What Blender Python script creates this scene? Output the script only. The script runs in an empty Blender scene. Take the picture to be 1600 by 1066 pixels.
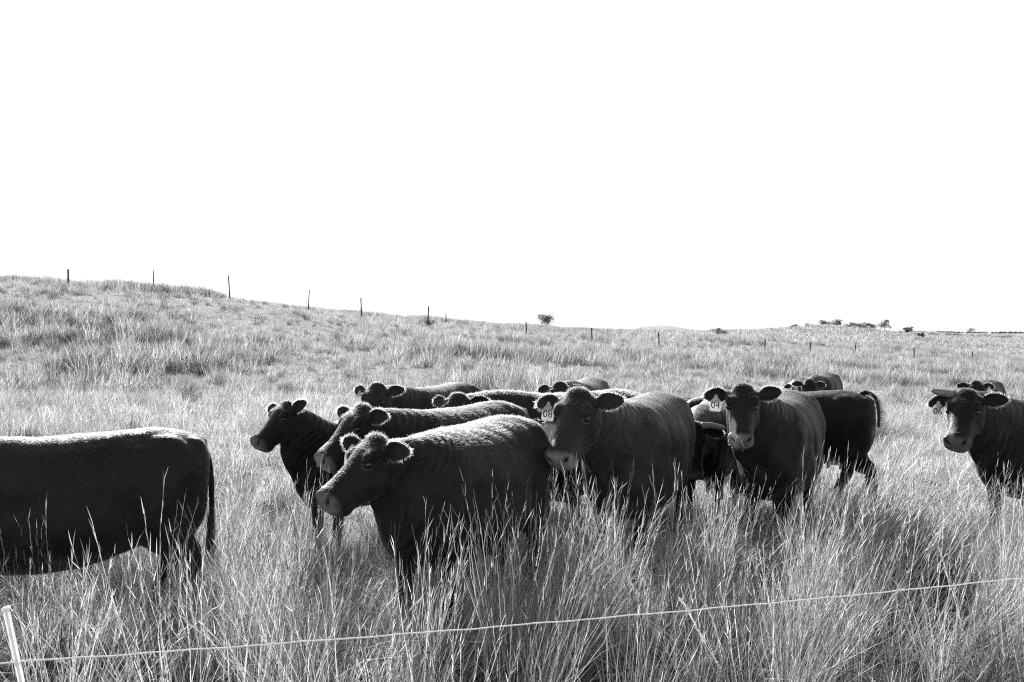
import bpy, bmesh, math, random
import numpy as np
from mathutils import Vector, Matrix

random.seed(7)
RNG = np.random.default_rng(7)
scene = bpy.context.scene
COL = scene.collection

# ---------------------------------------------------------------- camera, sky, sun, exposure
EYE = 1.95            # camera height in metres
FPX = 1556.0          # focal length in pixels of the 1600 px wide photograph (35 mm lens)
HOR = 520.0           # row of the true horizon

cd = bpy.data.cameras.new('camera')
cam = bpy.data.objects.new('camera', cd)
COL.objects.link(cam)
cam.location = (0, 0, EYE)
cam.rotation_euler = (math.radians(90), 0, 0)
cd.sensor_width = 36.0
cd.lens = 36.0 * FPX / 1600.0
cd.shift_y = -(533.0 - HOR) / 1600.0
cd.clip_start = 0.05
cd.clip_end = 9000.0
scene.camera = cam

SUN_EL = 28.0         # degrees above the horizon
SUN_AZ = -18.0        # degrees from the view direction (+Y), negative = to the left
world = bpy.data.worlds.new('World')
scene.world = world
world.use_nodes = True
wn = world.node_tree
wn.nodes.clear()
sky = wn.nodes.new('ShaderNodeTexSky')
sky.sky_type = 'NISHITA'
sky.sun_disc = False
sky.sun_elevation = math.radians(SUN_EL)
sky.sun_rotation = math.radians(SUN_AZ)
sky.air_density = 2.0
sky.dust_density = 0.2
sky.ozone_density = 1.0
bw = wn.nodes.new('ShaderNodeRGBToBW')          # the photograph is black and white
bg = wn.nodes.new('ShaderNodeBackground')
bg.inputs['Strength'].default_value = 0.076
wo = wn.nodes.new('ShaderNodeOutputWorld')
wn.links.new(sky.outputs[0], bw.inputs[0])
wn.links.new(bw.outputs[0], bg.inputs['Color'])
wn.links.new(bg.outputs[0], wo.inputs[0])

sl = bpy.data.lights.new('sun', 'SUN')
sl.energy = 4.6
sl.angle = math.radians(0.55)
sun = bpy.data.objects.new('sun', sl)
COL.objects.link(sun)
az, el = math.radians(SUN_AZ), math.radians(SUN_EL)
to_sun = Vector((math.sin(az) * math.cos(el), math.cos(az) * math.cos(el), math.sin(el)))
sun.rotation_euler = to_sun.to_track_quat('Z', 'Y').to_euler()
sun.location = to_sun * 60

vs = scene.view_settings
scene.display_settings.display_device = 'sRGB'
vs.view_transform = 'Standard'
vs.look = 'None'
vs.exposure = 1.15
vs.gamma = 1.0
vs.use_curve_mapping = False
scene.render.engine = 'CYCLES'
scene.cycles.max_bounces = 8
scene.cycles.diffuse_bounces = 4
scene.cycles.transmission_bounces = 5
scene.cycles.use_denoising = False
scene.cycles.denoiser = 'OPENIMAGEDENOISE'
scene.cycles.denoising_input_passes = 'RGB_ALBEDO_NORMAL'
scene.cycles.use_adaptive_sampling = False
scene.render.film_transparent = False
scene.cycles.filter_width = 1.15
scene.cycles_curves.shape = 'RIBBONS'


# ---------------------------------------------------------------- helpers
def W(px, Y):
    """ground x of picture column px at depth Y"""
    return (px - 800.0) / FPX * Y


def WZ(py, Y):
    """height of picture row py at depth Y"""
    return EYE + (HOR - py) / FPX * Y


def tag(o, label=None, cat=None, group=None, kind=None):
    if label: o['label'] = label
    if cat: o['category'] = cat
    if group: o['group'] = group
    if kind: o['kind'] = kind
    return o


def empty(name, loc, rz=0.0, sc=1.0):
    o = bpy.data.objects.new(name, None)
    o.empty_display_size = 0.2
    o.location = loc
    o.rotation_euler = (0, 0, rz)
    o.scale = (sc, sc, sc)
    COL.objects.link(o)
    return o


def mesh_obj(name, V, F, mat=None, parent=None, smooth=True):
    me = bpy.data.meshes.new(name)
    me.from_pydata([tuple(map(float, v)) for v in V], [], [tuple(map(int, f)) for f in F])
    if smooth:
        me.polygons.foreach_set('use_smooth', [True] * len(me.polygons))
    me.update()
    if mat: me.materials.append(mat)
    o = bpy.data.objects.new(name, me)
    COL.objects.link(o)
    if parent: o.parent = parent
    return o


class MB:
    def __init__(s): s.V, s.F, s.n = [], [], 0
    def add(s, V, F):
        V = np.asarray(V, float)
        s.V.append(V)
        s.F += [tuple(int(i) + s.n for i in f) for f in F]
        s.n += len(V)
    def box(s, lo, hi, M=None):
        (a, b, c), (d, e, f) = lo, hi
        V = np.array([(a,b,c),(d,b,c),(d,e,c),(a,e,c),(a,b,f),(d,b,f),(d,e,f),(a,e,f)], float)
        if M is not None:
            V = np.array([M @ Vector(v) for v in V])
        s.add(V, [(0,3,2,1),(4,5,6,7),(0,1,5,4),(1,2,6,5),(2,3,7,6),(3,0,4,7)])
    def verts(s): return np.concatenate(s.V)
    def obj(s, name, mat, parent=None, smooth=True):
        return mesh_obj(name, s.verts(), s.F, mat, parent, smooth)


def nrm(v):
    v = np.asarray(v, float)
    return v / (np.linalg.norm(v, axis=-1, keepdims=True) + 1e-12)


def loft(mb, C, U, R, top, bot, wid, n=20, e=1.0):
    """closed tube: centres C, up axes U, side axes R, half extents up/down/side per station, e<1 = squarer"""
    C, U, R = np.asarray(C, float), np.asarray(U, float), np.asarray(R, float)
    th = np.linspace(0, 2 * math.pi, n, endpoint=False)
    c, s = np.cos(th), np.sin(th)
    cc, ss = np.sign(c) * np.abs(c) ** e, np.sign(s) * np.abs(s) ** e
    V = []
    for i in range(len(C)):
        h = np.where(ss > 0, ss * top[i], ss * bot[i])
        V.append(C[i] + np.outer(cc * wid[i], R[i]) + np.outer(h, U[i]))
    V = np.concatenate(V)
    F = []
    m = len(C)
    for i in range(m - 1):
        for j in range(n):
            k = (j + 1) % n
            F.append((i*n+j, i*n+k, (i+1)*n+k, (i+1)*n+j))
    F.append(tuple(range(n))[::-1])
    F.append(tuple((m-1)*n + j for j in range(n)))
    mb.add(V, F)


def frames(P, up0):
    """tangent frames along a path; up stays as close as possible to up0"""
    P = np.asarray(P, float)
    T = np.gradient(P, axis=0)
    T = nrm(T)
    U0 = np.broadcast_to(np.asarray(up0, float), T.shape)
    U = U0 - T * (U0 * T).sum(1, keepdims=True)
    U = nrm(U)
    R = np.cross(T, U)
    return T, U, R


def tube(mb, P, r, n=8, up0=(0.03, 0.9, 0.2), b=None):
    T, U, R = frames(P, up0)
    r = np.broadcast_to(np.asarray(r, float), (len(P),))
    b = r if b is None else np.broadcast_to(np.asarray(b, float), (len(P),))
    loft(mb, P, U, R, b, b, r, n)


def ellipsoid(mb, c, ax, n=10, m=14):
    """ax: three axis vectors (already scaled)"""
    c = np.asarray(c, float); ax = np.asarray(ax, float)
    V = [c + ax[2]]
    for i in range(1, n):
        p = math.pi * i / n
        for j in range(m):
            t = 2 * math.pi * j / m
            V.append(c + ax[0]*math.sin(p)*math.cos(t) + ax[1]*math.sin(p)*math.sin(t) + ax[2]*math.cos(p))
    V.append(c - ax[2])
    F = [(0, 1+j, 1+(j+1) % m) for j in range(m)]
    for i in range(n-2):
        for j in range(m):
            a = 1+i*m+j; b = 1+i*m+(j+1) % m
            F.append((a, a+m, b+m, b))
    L = len(V)-1; o = 1+(n-2)*m
    F += [(L, o+(j+1) % m, o+j) for j in range(m)]
    mb.add(V, F)


def catmull(P, k=6):
    P = np.asarray(P, float)
    Q = np.vstack([2*P[0]-P[1], P, 2*P[-1]-P[-2]])
    out = []
    for i in range(1, len(Q)-2):
        for t in np.linspace(0, 1, k, endpoint=False):
            a, b, c, d = Q[i-1], Q[i], Q[i+1], Q[i+2]
            out.append(0.5*((2*b)+(-a+c)*t+(2*a-5*b+4*c-d)*t*t+(-a+3*b-3*c+d)*t**3))
    out.append(P[-1])
    return np.array(out)


_G = np.random.default_rng(99).random((256, 256))
def noise2(x, y):
    x = np.asarray(x, float); y = np.asarray(y, float)
    xi, yi = np.floor(x).astype(int), np.floor(y).astype(int)
    fx, fy = x-xi, y-yi
    fx = fx*fx*(3-2*fx); fy = fy*fy*(3-2*fy)
    g = lambda a, b: _G[a % 256, b % 256]
    return ((g(xi, yi)*(1-fx)+g(xi+1, yi)*fx)*(1-fy) + (g(xi, yi+1)*(1-fx)+g(xi+1, yi+1)*fx)*fy)
def fbm(x, y, o=3):
    r, a, s = 0, 0.5, 0
    for i in range(o):
        r = r + a*noise2(x*2**i+17.3*i, y*2**i+5.1*i); s += a; a *= .5
    return r/s


# ---------------------------------------------------------------- materials
def new_mat(name):
    m = bpy.data.materials.new(name)
    m.use_nodes = True
    return m, m.node_tree.nodes, m.node_tree.links, m.node_tree.nodes['Principled BSDF']


def g(v): return (v, v, v, 1)


def plain(name, v, rough=0.6, spec=0.3, bump=0.0, bscale=40, var=0.25):
    m, N, L, p = new_mat(name)
    tc = N.new('ShaderNodeTexCoord')
    nz = N.new('ShaderNodeTexNoise'); nz.inputs['Scale'].default_value = bscale; nz.inputs['Detail'].default_value = 5
    L.new(tc.outputs['Object'], nz.inputs['Vector'])
    mr = N.new('ShaderNodeMapRange')
    mr.inputs['From Min'].default_value = .3; mr.inputs['From Max'].default_value = .7
    mr.inputs['To Min'].default_value = v*(1-var); mr.inputs['To Max'].default_value = v*(1+var)
    L.new(nz.outputs['Fac'], mr.inputs['Value'])
    L.new(mr.outputs[0], p.inputs['Base Color'])
    p.inputs['Roughness'].default_value = rough
    p.inputs['Specular IOR Level'].default_value = spec
    if bump:
        b = N.new('ShaderNodeBump'); b.inputs['Strength'].default_value = bump; b.inputs['Distance'].default_value = .01
        L.new(nz.outputs['Fac'], b.inputs['Height']); L.new(b.outputs[0], p.inputs['Normal'])
    return m


def grass_mat(name, v, trans=0.45, spread=0.35):
    m, N, L, p = new_mat(name)
    N.remove(p)
    oi = N.new('ShaderNodeObjectInfo')
    ge = N.new('ShaderNodeNewGeometry')
    at = N.new('ShaderNodeAttribute'); at.attribute_name = 'tone'
    # random per tuft and per blade
    a = N.new('ShaderNodeMapRange')
    a.inputs['To Min'].default_value = v*(1-spread); a.inputs['To Max'].default_value = v*(1+spread)
    L.new(oi.outputs['Random'], a.inputs['Value'])
    b = N.new('ShaderNodeMapRange')
    b.inputs['To Min'].default_value = .18; b.inputs['To Max'].default_value = 1.5
    L.new(ge.outputs['Random Per Island'], b.inputs['Value'])
    mu = N.new('ShaderNodeMath'); mu.operation = 'MULTIPLY'
    L.new(a.outputs[0], mu.inputs[0]); L.new(b.outputs[0], mu.inputs[1])
    mu2 = N.new('ShaderNodeMath'); mu2.operation = 'MULTIPLY'
    L.new(mu.outputs[0], mu2.inputs[0]); L.new(at.outputs['Fac'], mu2.inputs[1])
    d = N.new('ShaderNodeBsdfDiffuse'); t = N.new('ShaderNodeBsdfTranslucent')
    gl = N.new('ShaderNodeBsdfGlossy'); gl.inputs['Roughness'].default_value = .5
    gl.inputs['Color'].default_value = g(.8)
    L.new(mu2.outputs[0], d.inputs['Color']); L.new(mu2.outputs[0], t.inputs['Color'])
    mx = N.new('ShaderNodeMixShader'); mx.inputs[0].default_value = trans
    L.new(d.outputs[0], mx.inputs[1]); L.new(t.outputs[0], mx.inputs[2])
    mx2 = N.new('ShaderNodeMixShader'); mx2.inputs[0].default_value = .055
    L.new(mx.outputs[0], mx2.inputs[1]); L.new(gl.outputs[0], mx2.inputs[2])
    L.new(mx2.outputs[0], N['Material Output'].inputs['Surface'])
    return m


def coat_mat(name, v, sheen=0.11):
    """short cattle hair; vertex colour: R nose leather, G white hair, B pale eyelid skin"""
    m, N, L, p = new_mat(name)
    at = N.new('ShaderNodeAttribute'); at.attribute_name = 'mask'
    sp = N.new('ShaderNodeSeparateColor'); L.new(at.outputs['Color'], sp.inputs[0])
    tc = N.new('ShaderNodeTexCoord')
    nz = N.new('ShaderNodeTexNoise'); nz.inputs['Scale'].default_value = 6; nz.inputs['Detail'].default_value = 6
    L.new(tc.outputs['Object'], nz.inputs['Vector'])
    mr = N.new('ShaderNodeMapRange'); mr.inputs['From Min'].default_value = .3; mr.inputs['From Max'].default_value = .7
    mr.inputs['To Min'].default_value = v*.7; mr.inputs['To Max'].default_value = v*1.35
    L.new(nz.outputs['Fac'], mr.inputs['Value'])
    prev = mr.outputs[0]
    for ch, val in (('Green', .55), ('Red', .34), ('Blue', .12)):
        mx = N.new('ShaderNodeMix'); mx.data_type = 'FLOAT'
        mx.inputs['B'].default_value = val
        L.new(sp.outputs[ch], mx.inputs['Factor']); L.new(prev, mx.inputs['A'])
        prev = mx.outputs[0]
    ml = N.new('ShaderNodeMath'); ml.operation = 'MULTIPLY'      # alpha: dark skin inside nostrils and mouth line
    L.new(prev, ml.inputs[0]); L.new(at.outputs['Alpha'], ml.inputs[1])
    L.new(ml.outputs[0], p.inputs['Base Color'])
    rr = N.new('ShaderNodeMapRange'); rr.inputs['To Min'].default_value = .52; rr.inputs['To Max'].default_value = .34
    L.new(sp.outputs['Red'], rr.inputs['Value']); L.new(rr.outputs[0], p.inputs['Roughness'])
    p.inputs['Specular IOR Level'].default_value = .17
    sw_ = N.new('ShaderNodeMapRange'); sw_.inputs['From Min'].default_value = .35; sw_.inputs['From Max'].default_value = .65
    sw_.inputs['To Min'].default_value = sheen*.4; sw_.inputs['To Max'].default_value = sheen*1.6
    L.new(nz.outputs['Fac'], sw_.inputs['Value']); L.new(sw_.outputs[0], p.inputs['Sheen Weight'])
    p.inputs['Sheen Roughness'].default_value = .45
    p.inputs['Sheen Tint'].default_value = g(.75)
    # fine hair relief, drawn out down the flanks
    mp = N.new('ShaderNodeMapping'); mp.inputs['Scale'].default_value = (70, 70, 16)
    L.new(tc.outputs['Object'], mp.inputs['Vector'])
    n2 = N.new('ShaderNodeTexNoise'); n2.inputs['Scale'].default_value = 1.0; n2.inputs['Detail'].default_value = 4
    L.new(mp.outputs[0], n2.inputs['Vector'])
    b = N.new('ShaderNodeBump'); b.inputs['Strength'].default_value = .35; b.inputs['Distance'].default_value = .008
    L.new(n2.outputs['Fac'], b.inputs['Height'])
    b2 = N.new('ShaderNodeBump'); b2.inputs['Strength'].default_value = .5; b2.inputs['Distance'].default_value = .05
    L.new(nz.outputs['Fac'], b2.inputs['Height']); L.new(b2.outputs[0], b.inputs['Normal'])
    L.new(b.outputs[0], p.inputs['Normal'])
    return m


def hair_mat(name, v):
    m, N, L, p = new_mat(name)
    N.remove(p)
    h = N.new('ShaderNodeBsdfHairPrincipled')
    h.model = 'CHIANG'
    h.parametrization = 'COLOR'
    h.inputs['Color'].default_value = g(v)
    h.inputs['Roughness'].default_value = .6
    h.inputs['Radial Roughness'].default_value = .7
    h.inputs['Random Roughness'].default_value = .3
    L.new(h.outputs[0], N['Material Output'].inputs['Surface'])
    return m


M = {}
M['straw'] = grass_mat('straw_grass', .56, .42)
M['hay'] = grass_mat('matted_grass', .70, .45)
M['weed'] = grass_mat('weed_leaf', .15, .35)
M['green'] = grass_mat('green_stem_grass', .24, .40)
M['far_grass'] = grass_mat('hill_grass', .55, .45)
M['leaf'] = grass_mat('tree_leaf', .17, .4)
M['bark'] = plain('bark', .10, .9, .1, .5, 12)
M['wood'] = plain('weathered_wood', .10, .85, .2, .5, 30)
M['steel'] = plain('painted_steel_post', .05, .6, .4, .1, 30)
def glow(m, v, w):
    N, L = m.node_tree.nodes, m.node_tree.links
    t = N.new('ShaderNodeBsdfTranslucent'); t.inputs['Color'].default_value = g(v)
    mx = N.new('ShaderNodeMixShader'); mx.inputs[0].default_value = w
    L.new(N['Principled BSDF'].outputs[0], mx.inputs[1]); L.new(t.outputs[0], mx.inputs[2])
    L.new(mx.outputs[0], N['Material Output'].inputs['Surface'])
    return m


M['plastic'] = plain('white_plastic', .80, .45, .4, .03, 60, .05)
M['rope'] = plain('white_polyrope', .82, .55, .3, .2, 300, .08)
M['tagp'] = plain('tag_plastic', .72, .5, .3, .02, 60, .06)
for q_, w_ in (('plastic', .7), ('rope', .72), ('tagp', .4)): glow(M[q_], .92, w_)
M['ink'] = plain('black_ink', .02, .6, .2)
M['horn'] = plain('horn', .22, .4, .4, .1, 40, .35)
M['hoof'] = plain('hoof', .03, .5, .4, .2, 40)
M['eye'] = plain('eye', .008, .16, .6, 0, 10)
M['fringe'] = hair_mat('backlit_fringe_hair', .11)  # back light on ear, muzzle and tail hair, painted as a paler colour
M['topline'] = hair_mat('rim_lit_hair', .048)  # bright sunlit rim along backs and polls, painted into the hair colour
M['skin'] = plain('pale_udder_skin', .42, .5, .3, .1, 50)

# ---------------------------------------------------------------- terrain
TPX = np.array([-200, 0, 200, 400, 600, 800, 1000, 1200, 1400, 1600, 1800], float)
TY = np.array([12, 20, 28, 36, 45, 55, 65, 80, 100, 140, 200, 300, 600, 3200], float)
TZ = np.array([
    [0]*11,
    [.06, .06, .05, .05, .05, .0, -.05, -.12, -.18, -.22, -.25],
    [.35, .3, .3, .25, .2, .1, .0, -.12, -.25, -.3, -.3],
    [1.5, 1.4, 1.25, 1.0, .7, .4, .15, -.05, -.3, -.42, -.45],
    [3.4, 3.15, 2.75, 2.2, 1.5, .85, .4, .1, -.3, -.5, -.55],
    [5.1, 4.75, 4.35, 3.6, 2.3, 1.3, .75, .25, -.25, -.6, -.7],
    [5.4, 5.0, 4.6, 3.85, 2.75, 1.7, 1.05, .45, -.2, -.65, -.8],
    [5.0, 4.6, 4.5, 4.0, 3.2, 2.1, 1.4, .7, .0, -.6, -.9],
    [4.4, 4.2, 4.2, 3.9, 3.3, 2.45, 1.7, 1.1, .45, -.5, -1.0],
    [3.2, 3.0, 3.2, 3.2, 2.9, 2.4, 2.0, 1.6, 1.2, -.3, -.9],
    [2.0, 2.0, 2.2, 2.2, 2.2, 2.1, 2.1, 2.0, 1.7, .2, -.5],
    [1.5, 1.5, 1.6, 1.6, 1.6, 1.7, 1.6, 1.5, 1.2, .2, .0],
    [1.0, 1.0, 1.0, 1.0, 1.0, 1.0, 1.0, 1.0, .8, .6, .5],
    [1.2]*11], float)
_fine = np.linspace(-200, 1800, 101)          # resample the columns finely and soften them
TZ = np.stack([np.interp(_fine, TPX, r_) for r_ in TZ]); TPX = _fine
for _ in range(60):
    TZ[:, 1:-1] = .25*TZ[:, :-2]+.5*TZ[:, 1:-1]+.25*TZ[:, 2:]


def ground(X, Y):
    X = np.asarray(X, float); Y = np.asarray(Y, float)
    Yc = np.clip(Y, 12, 3200)
    px = np.clip(800+FPX*X/Yc, -200, 1799.9)
    j = np.clip(np.searchsorted(TPX, px, 'right')-1, 0, len(TPX)-2)
    ly = np.log(Yc); lt = np.log(TY)
    i = np.clip(np.searchsorted(lt, ly, 'right')-1, 0, len(TY)-2)
    a = (px-TPX[j])/(TPX[j+1]-TPX[j]); b = np.clip((ly-lt[i])/(lt[i+1]-lt[i]), 0, 1)
    # cubic hermite down the rows, so that slopes run on
    def row(k):
        k = np.clip(k, 0, len(TY)-1)
        return TZ[k, j]*(1-a)+TZ[k, j+1]*a
    p0, p1, p2, p3 = row(i-1), row(i), row(i+1), row(i+2)
    z = .5*((2*p1)+(-p0+p2)*b+(2*p0-5*p1+4*p2-p3)*b*b+(-p0+3*p1-3*p2+p3)*b**3)
    z = np.where(Y <= 12, 0, z)
    w = np.clip((Y-15)/25, 0, 1)
    z = z + w*(fbm(X/9.0+3, Y/9.0, 3)-.5)*.24*np.clip(45/np.maximum(Y, 1), .2, 1)
    # rough mound on the right and a far round hill
    z = z + 1.5*np.exp(-((X-W(1310, 165))/12)**2-((Y-165)/16)**2)*(0.75+.5*noise2(X/3, Y/3))
    z = z + .9*np.exp(-((X-W(1470, 290))/38)**2-((Y-290)/35)**2)*(.8+.4*noise2(X/9, Y/9))
    z = z + 4.0*np.exp(-((X-W(1032, 430))/17)**2-((Y-430)/40)**2)
    return z


def build_ground():
    Ys = np.concatenate([np.linspace(-60, 3, 14), np.geomspace(3.8, 320, 150), np.geomspace(340, 3400, 30)])
    us = np.linspace(-1.25, 1.25, 181)
    V = []
    for Y in Ys:
        X = us*(abs(Y)+25)
        z = ground(X, np.full_like(X, Y))
        V.append(np.stack([X, np.full_like(X, Y), z], 1))
    n = len(us)
    F = [(i*n+j, i*n+j+1, (i+1)*n+j+1, (i+1)*n+j) for i in range(len(Ys)-1) for j in range(n-1)]
    m, N, L, p = new_mat('ground_soil_and_thatch')
    tc = N.new('ShaderNodeTexCoord')
    n1 = N.new('ShaderNodeTexNoise'); n1.inputs['Scale'].default_value = .25; n1.inputs['Detail'].default_value = 9; n1.inputs['Roughness'].default_value = .7
    n2 = N.new('ShaderNodeTexNoise'); n2.inputs['Scale'].default_value = 9; n2.inputs['Detail'].default_value = 6; n2.inputs['Roughness'].default_value = .75
    for q in (n1, n2): L.new(tc.outputs['Object'], q.inputs['Vector'])
    ad = N.new('ShaderNodeMath'); ad.operation = 'ADD'
    L.new(n1.outputs['Fac'], ad.inputs[0]); L.new(n2.outputs['Fac'], ad.inputs[1])
    # soil under the near grass, drier thatch further out, a pale stubble field far to the right
    sx = N.new('ShaderNodeSeparateXYZ'); L.new(tc.outputs['Object'], sx.inputs[0])
    far = N.new('ShaderNodeMapRange'); far.inputs['From Min'].default_value = 10; far.inputs['From Max'].default_value = 45
    L.new(sx.outputs['Y'], far.inputs['Value'])
    lo = N.new('ShaderNodeMapRange'); lo.inputs['To Min'].default_value = .04; lo.inputs['To Max'].default_value = .20
    hi = N.new('ShaderNodeMapRange'); hi.inputs['To Min'].default_value = .09; hi.inputs['To Max'].default_value = .38
    L.new(far.outputs[0], lo.inputs['Value']); L.new(far.outputs[0], hi.inputs['Value'])
    c = N.new('ShaderNodeMapRange'); c.inputs['From Min'].default_value = .75; c.inputs['From Max'].default_value = 1.25
    L.new(ad.outputs[0], c.inputs['Value']); L.new(lo.outputs[0], c.inputs['To Min']); L.new(hi.outputs[0], c.inputs['To Max'])
    fx = N.new('ShaderNodeMath'); fx.operation = 'GREATER_THAN'; fx.inputs[1].default_value = 172
    L.new(sx.outputs['X'], fx.inputs[0])
    fy = N.new('ShaderNodeMath'); fy.operation = 'COMPARE'; fy.inputs[1].default_value = 520; fy.inputs[2].default_value = 160
    L.new(sx.outputs['Y'], fy.inputs[0])
    fm = N.new('ShaderNodeMath'); fm.operation = 'MULTIPLY'
    L.new(fx.outputs[0], fm.inputs[0]); L.new(fy.outputs[0], fm.inputs[1])
    mx = N.new('ShaderNodeMix'); mx.data_type = 'FLOAT'; mx.inputs['B'].default_value = .62
    L.new(fm.outputs[0], mx.inputs['Factor']); L.new(c.outputs[0], mx.inputs['A'])
    L.new(mx.outputs[0], p.inputs['Base Color'])
    p.inputs['Roughness'].default_value = .95; p.inputs['Specular IOR Level'].default_value = .1
    b = N.new('ShaderNodeBump'); b.inputs['Strength'].default_value = .8; b.inputs['Distance'].default_value = .08
    L.new(n2.outputs['Fac'], b.inputs['Height']); L.new(b.outputs[0], p.inputs['Normal'])
    o = mesh_obj('ground', np.concatenate(V), F, m)
    tag(o, kind='structure')


build_ground()


# ---------------------------------------------------------------- cattle
COWS = []         # footprints, so that grass can be pressed down beneath the animals


def up_rot(rz):
    c, s = math.cos(rz), math.sin(rz)
    return np.array([[c, -s, 0], [s, c, 0], [0, 0, 1]])


def ear_mesh(root, l, n, w, L=.20, wid=.058):
    """cupped leaf-shaped ear, returns verts, faces and the rim samples"""
    T = np.linspace(0, 1, 12)
    S = np.linspace(-1, 1, 9)
    prof = np.array([.40, .56, .74, .88, .97, 1.0, 1.0, .97, .90, .78, .60, .34])
    V, F = [], []
    rim = []
    for side in (1, -1):
        for i, t in enumerate(T):
            for s in S:
                a = s*1.05*(1-.45*t)
                cup = (1-math.cos(a))*.9
                pw = wid*prof[i]
                th = .0045*(1-abs(s)**2)*(1-t*.6)+.0012
                droop = -.020*t*t
                p = root + l*(L*t) + w*(pw*math.sin(a)/math.sin(1.05)*(1+.15*t)) + n*(pw*cup*1.1 + side*th) + np.array([0, 0, droop])
                V.append(p)
    m = len(S)
    K = len(T)*m
    for i in range(len(T)-1):
        for j in range(m-1):
            a = i*m+j
            F.append((a, a+1, a+m+1, a+m))
            F.append((K+a, K+a+m, K+a+m+1, K+a+1))
        for j in (0, m-1):
            a = i*m+j
            F.append((a, a+m, K+a+m, K+a) if j == 0 else (a, K+a, K+a+m, a+m))
    F += [((len(T)-1)*m+j, K+(len(T)-1)*m+j, K+(len(T)-1)*m+j+1, (len(T)-1)*m+j+1) for j in range(m-1)]
    V = np.array(V)
    # rim samples for the fringe
    for j, sg in ((0, -1), (m-1, 1)):
        for i in range(2, len(T)):
            rim.append((V[i*m+j], w*sg*.85+l*.35))
    for j in range(m):
        rim.append((V[(len(T)-1)*m+j], l))
    return V, F, rim


def make_hair(name, roots, dirs, lens, mat, parent, rad=.0006, bend=None):
    n = len(roots)
    hc = bpy.data.hair_curves.new(name)
    hc.add_curves([3]*n)
    P = np.empty((n, 3, 3))
    P[:, 0] = roots
    P[:, 1] = roots+dirs*(lens*.55)[:, None]
    P[:, 2] = roots+dirs*(lens)[:, None]+(0 if bend is None else bend*lens[:, None]*.35)
    hc.attributes['position'].data.foreach_set('vector', P.reshape(-1).astype(np.float32))
    r = hc.attributes.get('radius') or hc.attributes.new('radius', 'FLOAT', 'POINT')
    R = np.tile(np.array([rad, rad*.8, rad*.15]), n)
    r.data.foreach_set('value', R.astype(np.float32))
    hc.materials.append(mat)
    o = bpy.data.objects.new(name, hc)
    COL.objects.link(o)
    o.parent = parent
    return o


def text_mesh(body, size):
    cu = bpy.data.curves.new('numeral', 'FONT')
    cu.body = body; cu.size = size; cu.align_x = 'CENTER'; cu.align_y = 'CENTER'; cu.extrude = .0004
    o = bpy.data.objects.new('numeral', cu)
    COL.objects.link(o)
    dg = bpy.context.evaluated_depsgraph_get()
    me = bpy.data.meshes.new_from_object(o.evaluated_get(dg))
    bpy.data.objects.remove(o); bpy.data.curves.remove(cu)
    return me


_coat = {}
def coat_for(tone):
    if tone not in _coat:
        _coat[tone] = (coat_mat('cattle_coat_%03d' % int(tone*1000), tone), hair_mat('cattle_hair_%03d' % int(tone*1000), min(.3, tone*.9+.003)))
    return _coat[tone]


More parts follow.
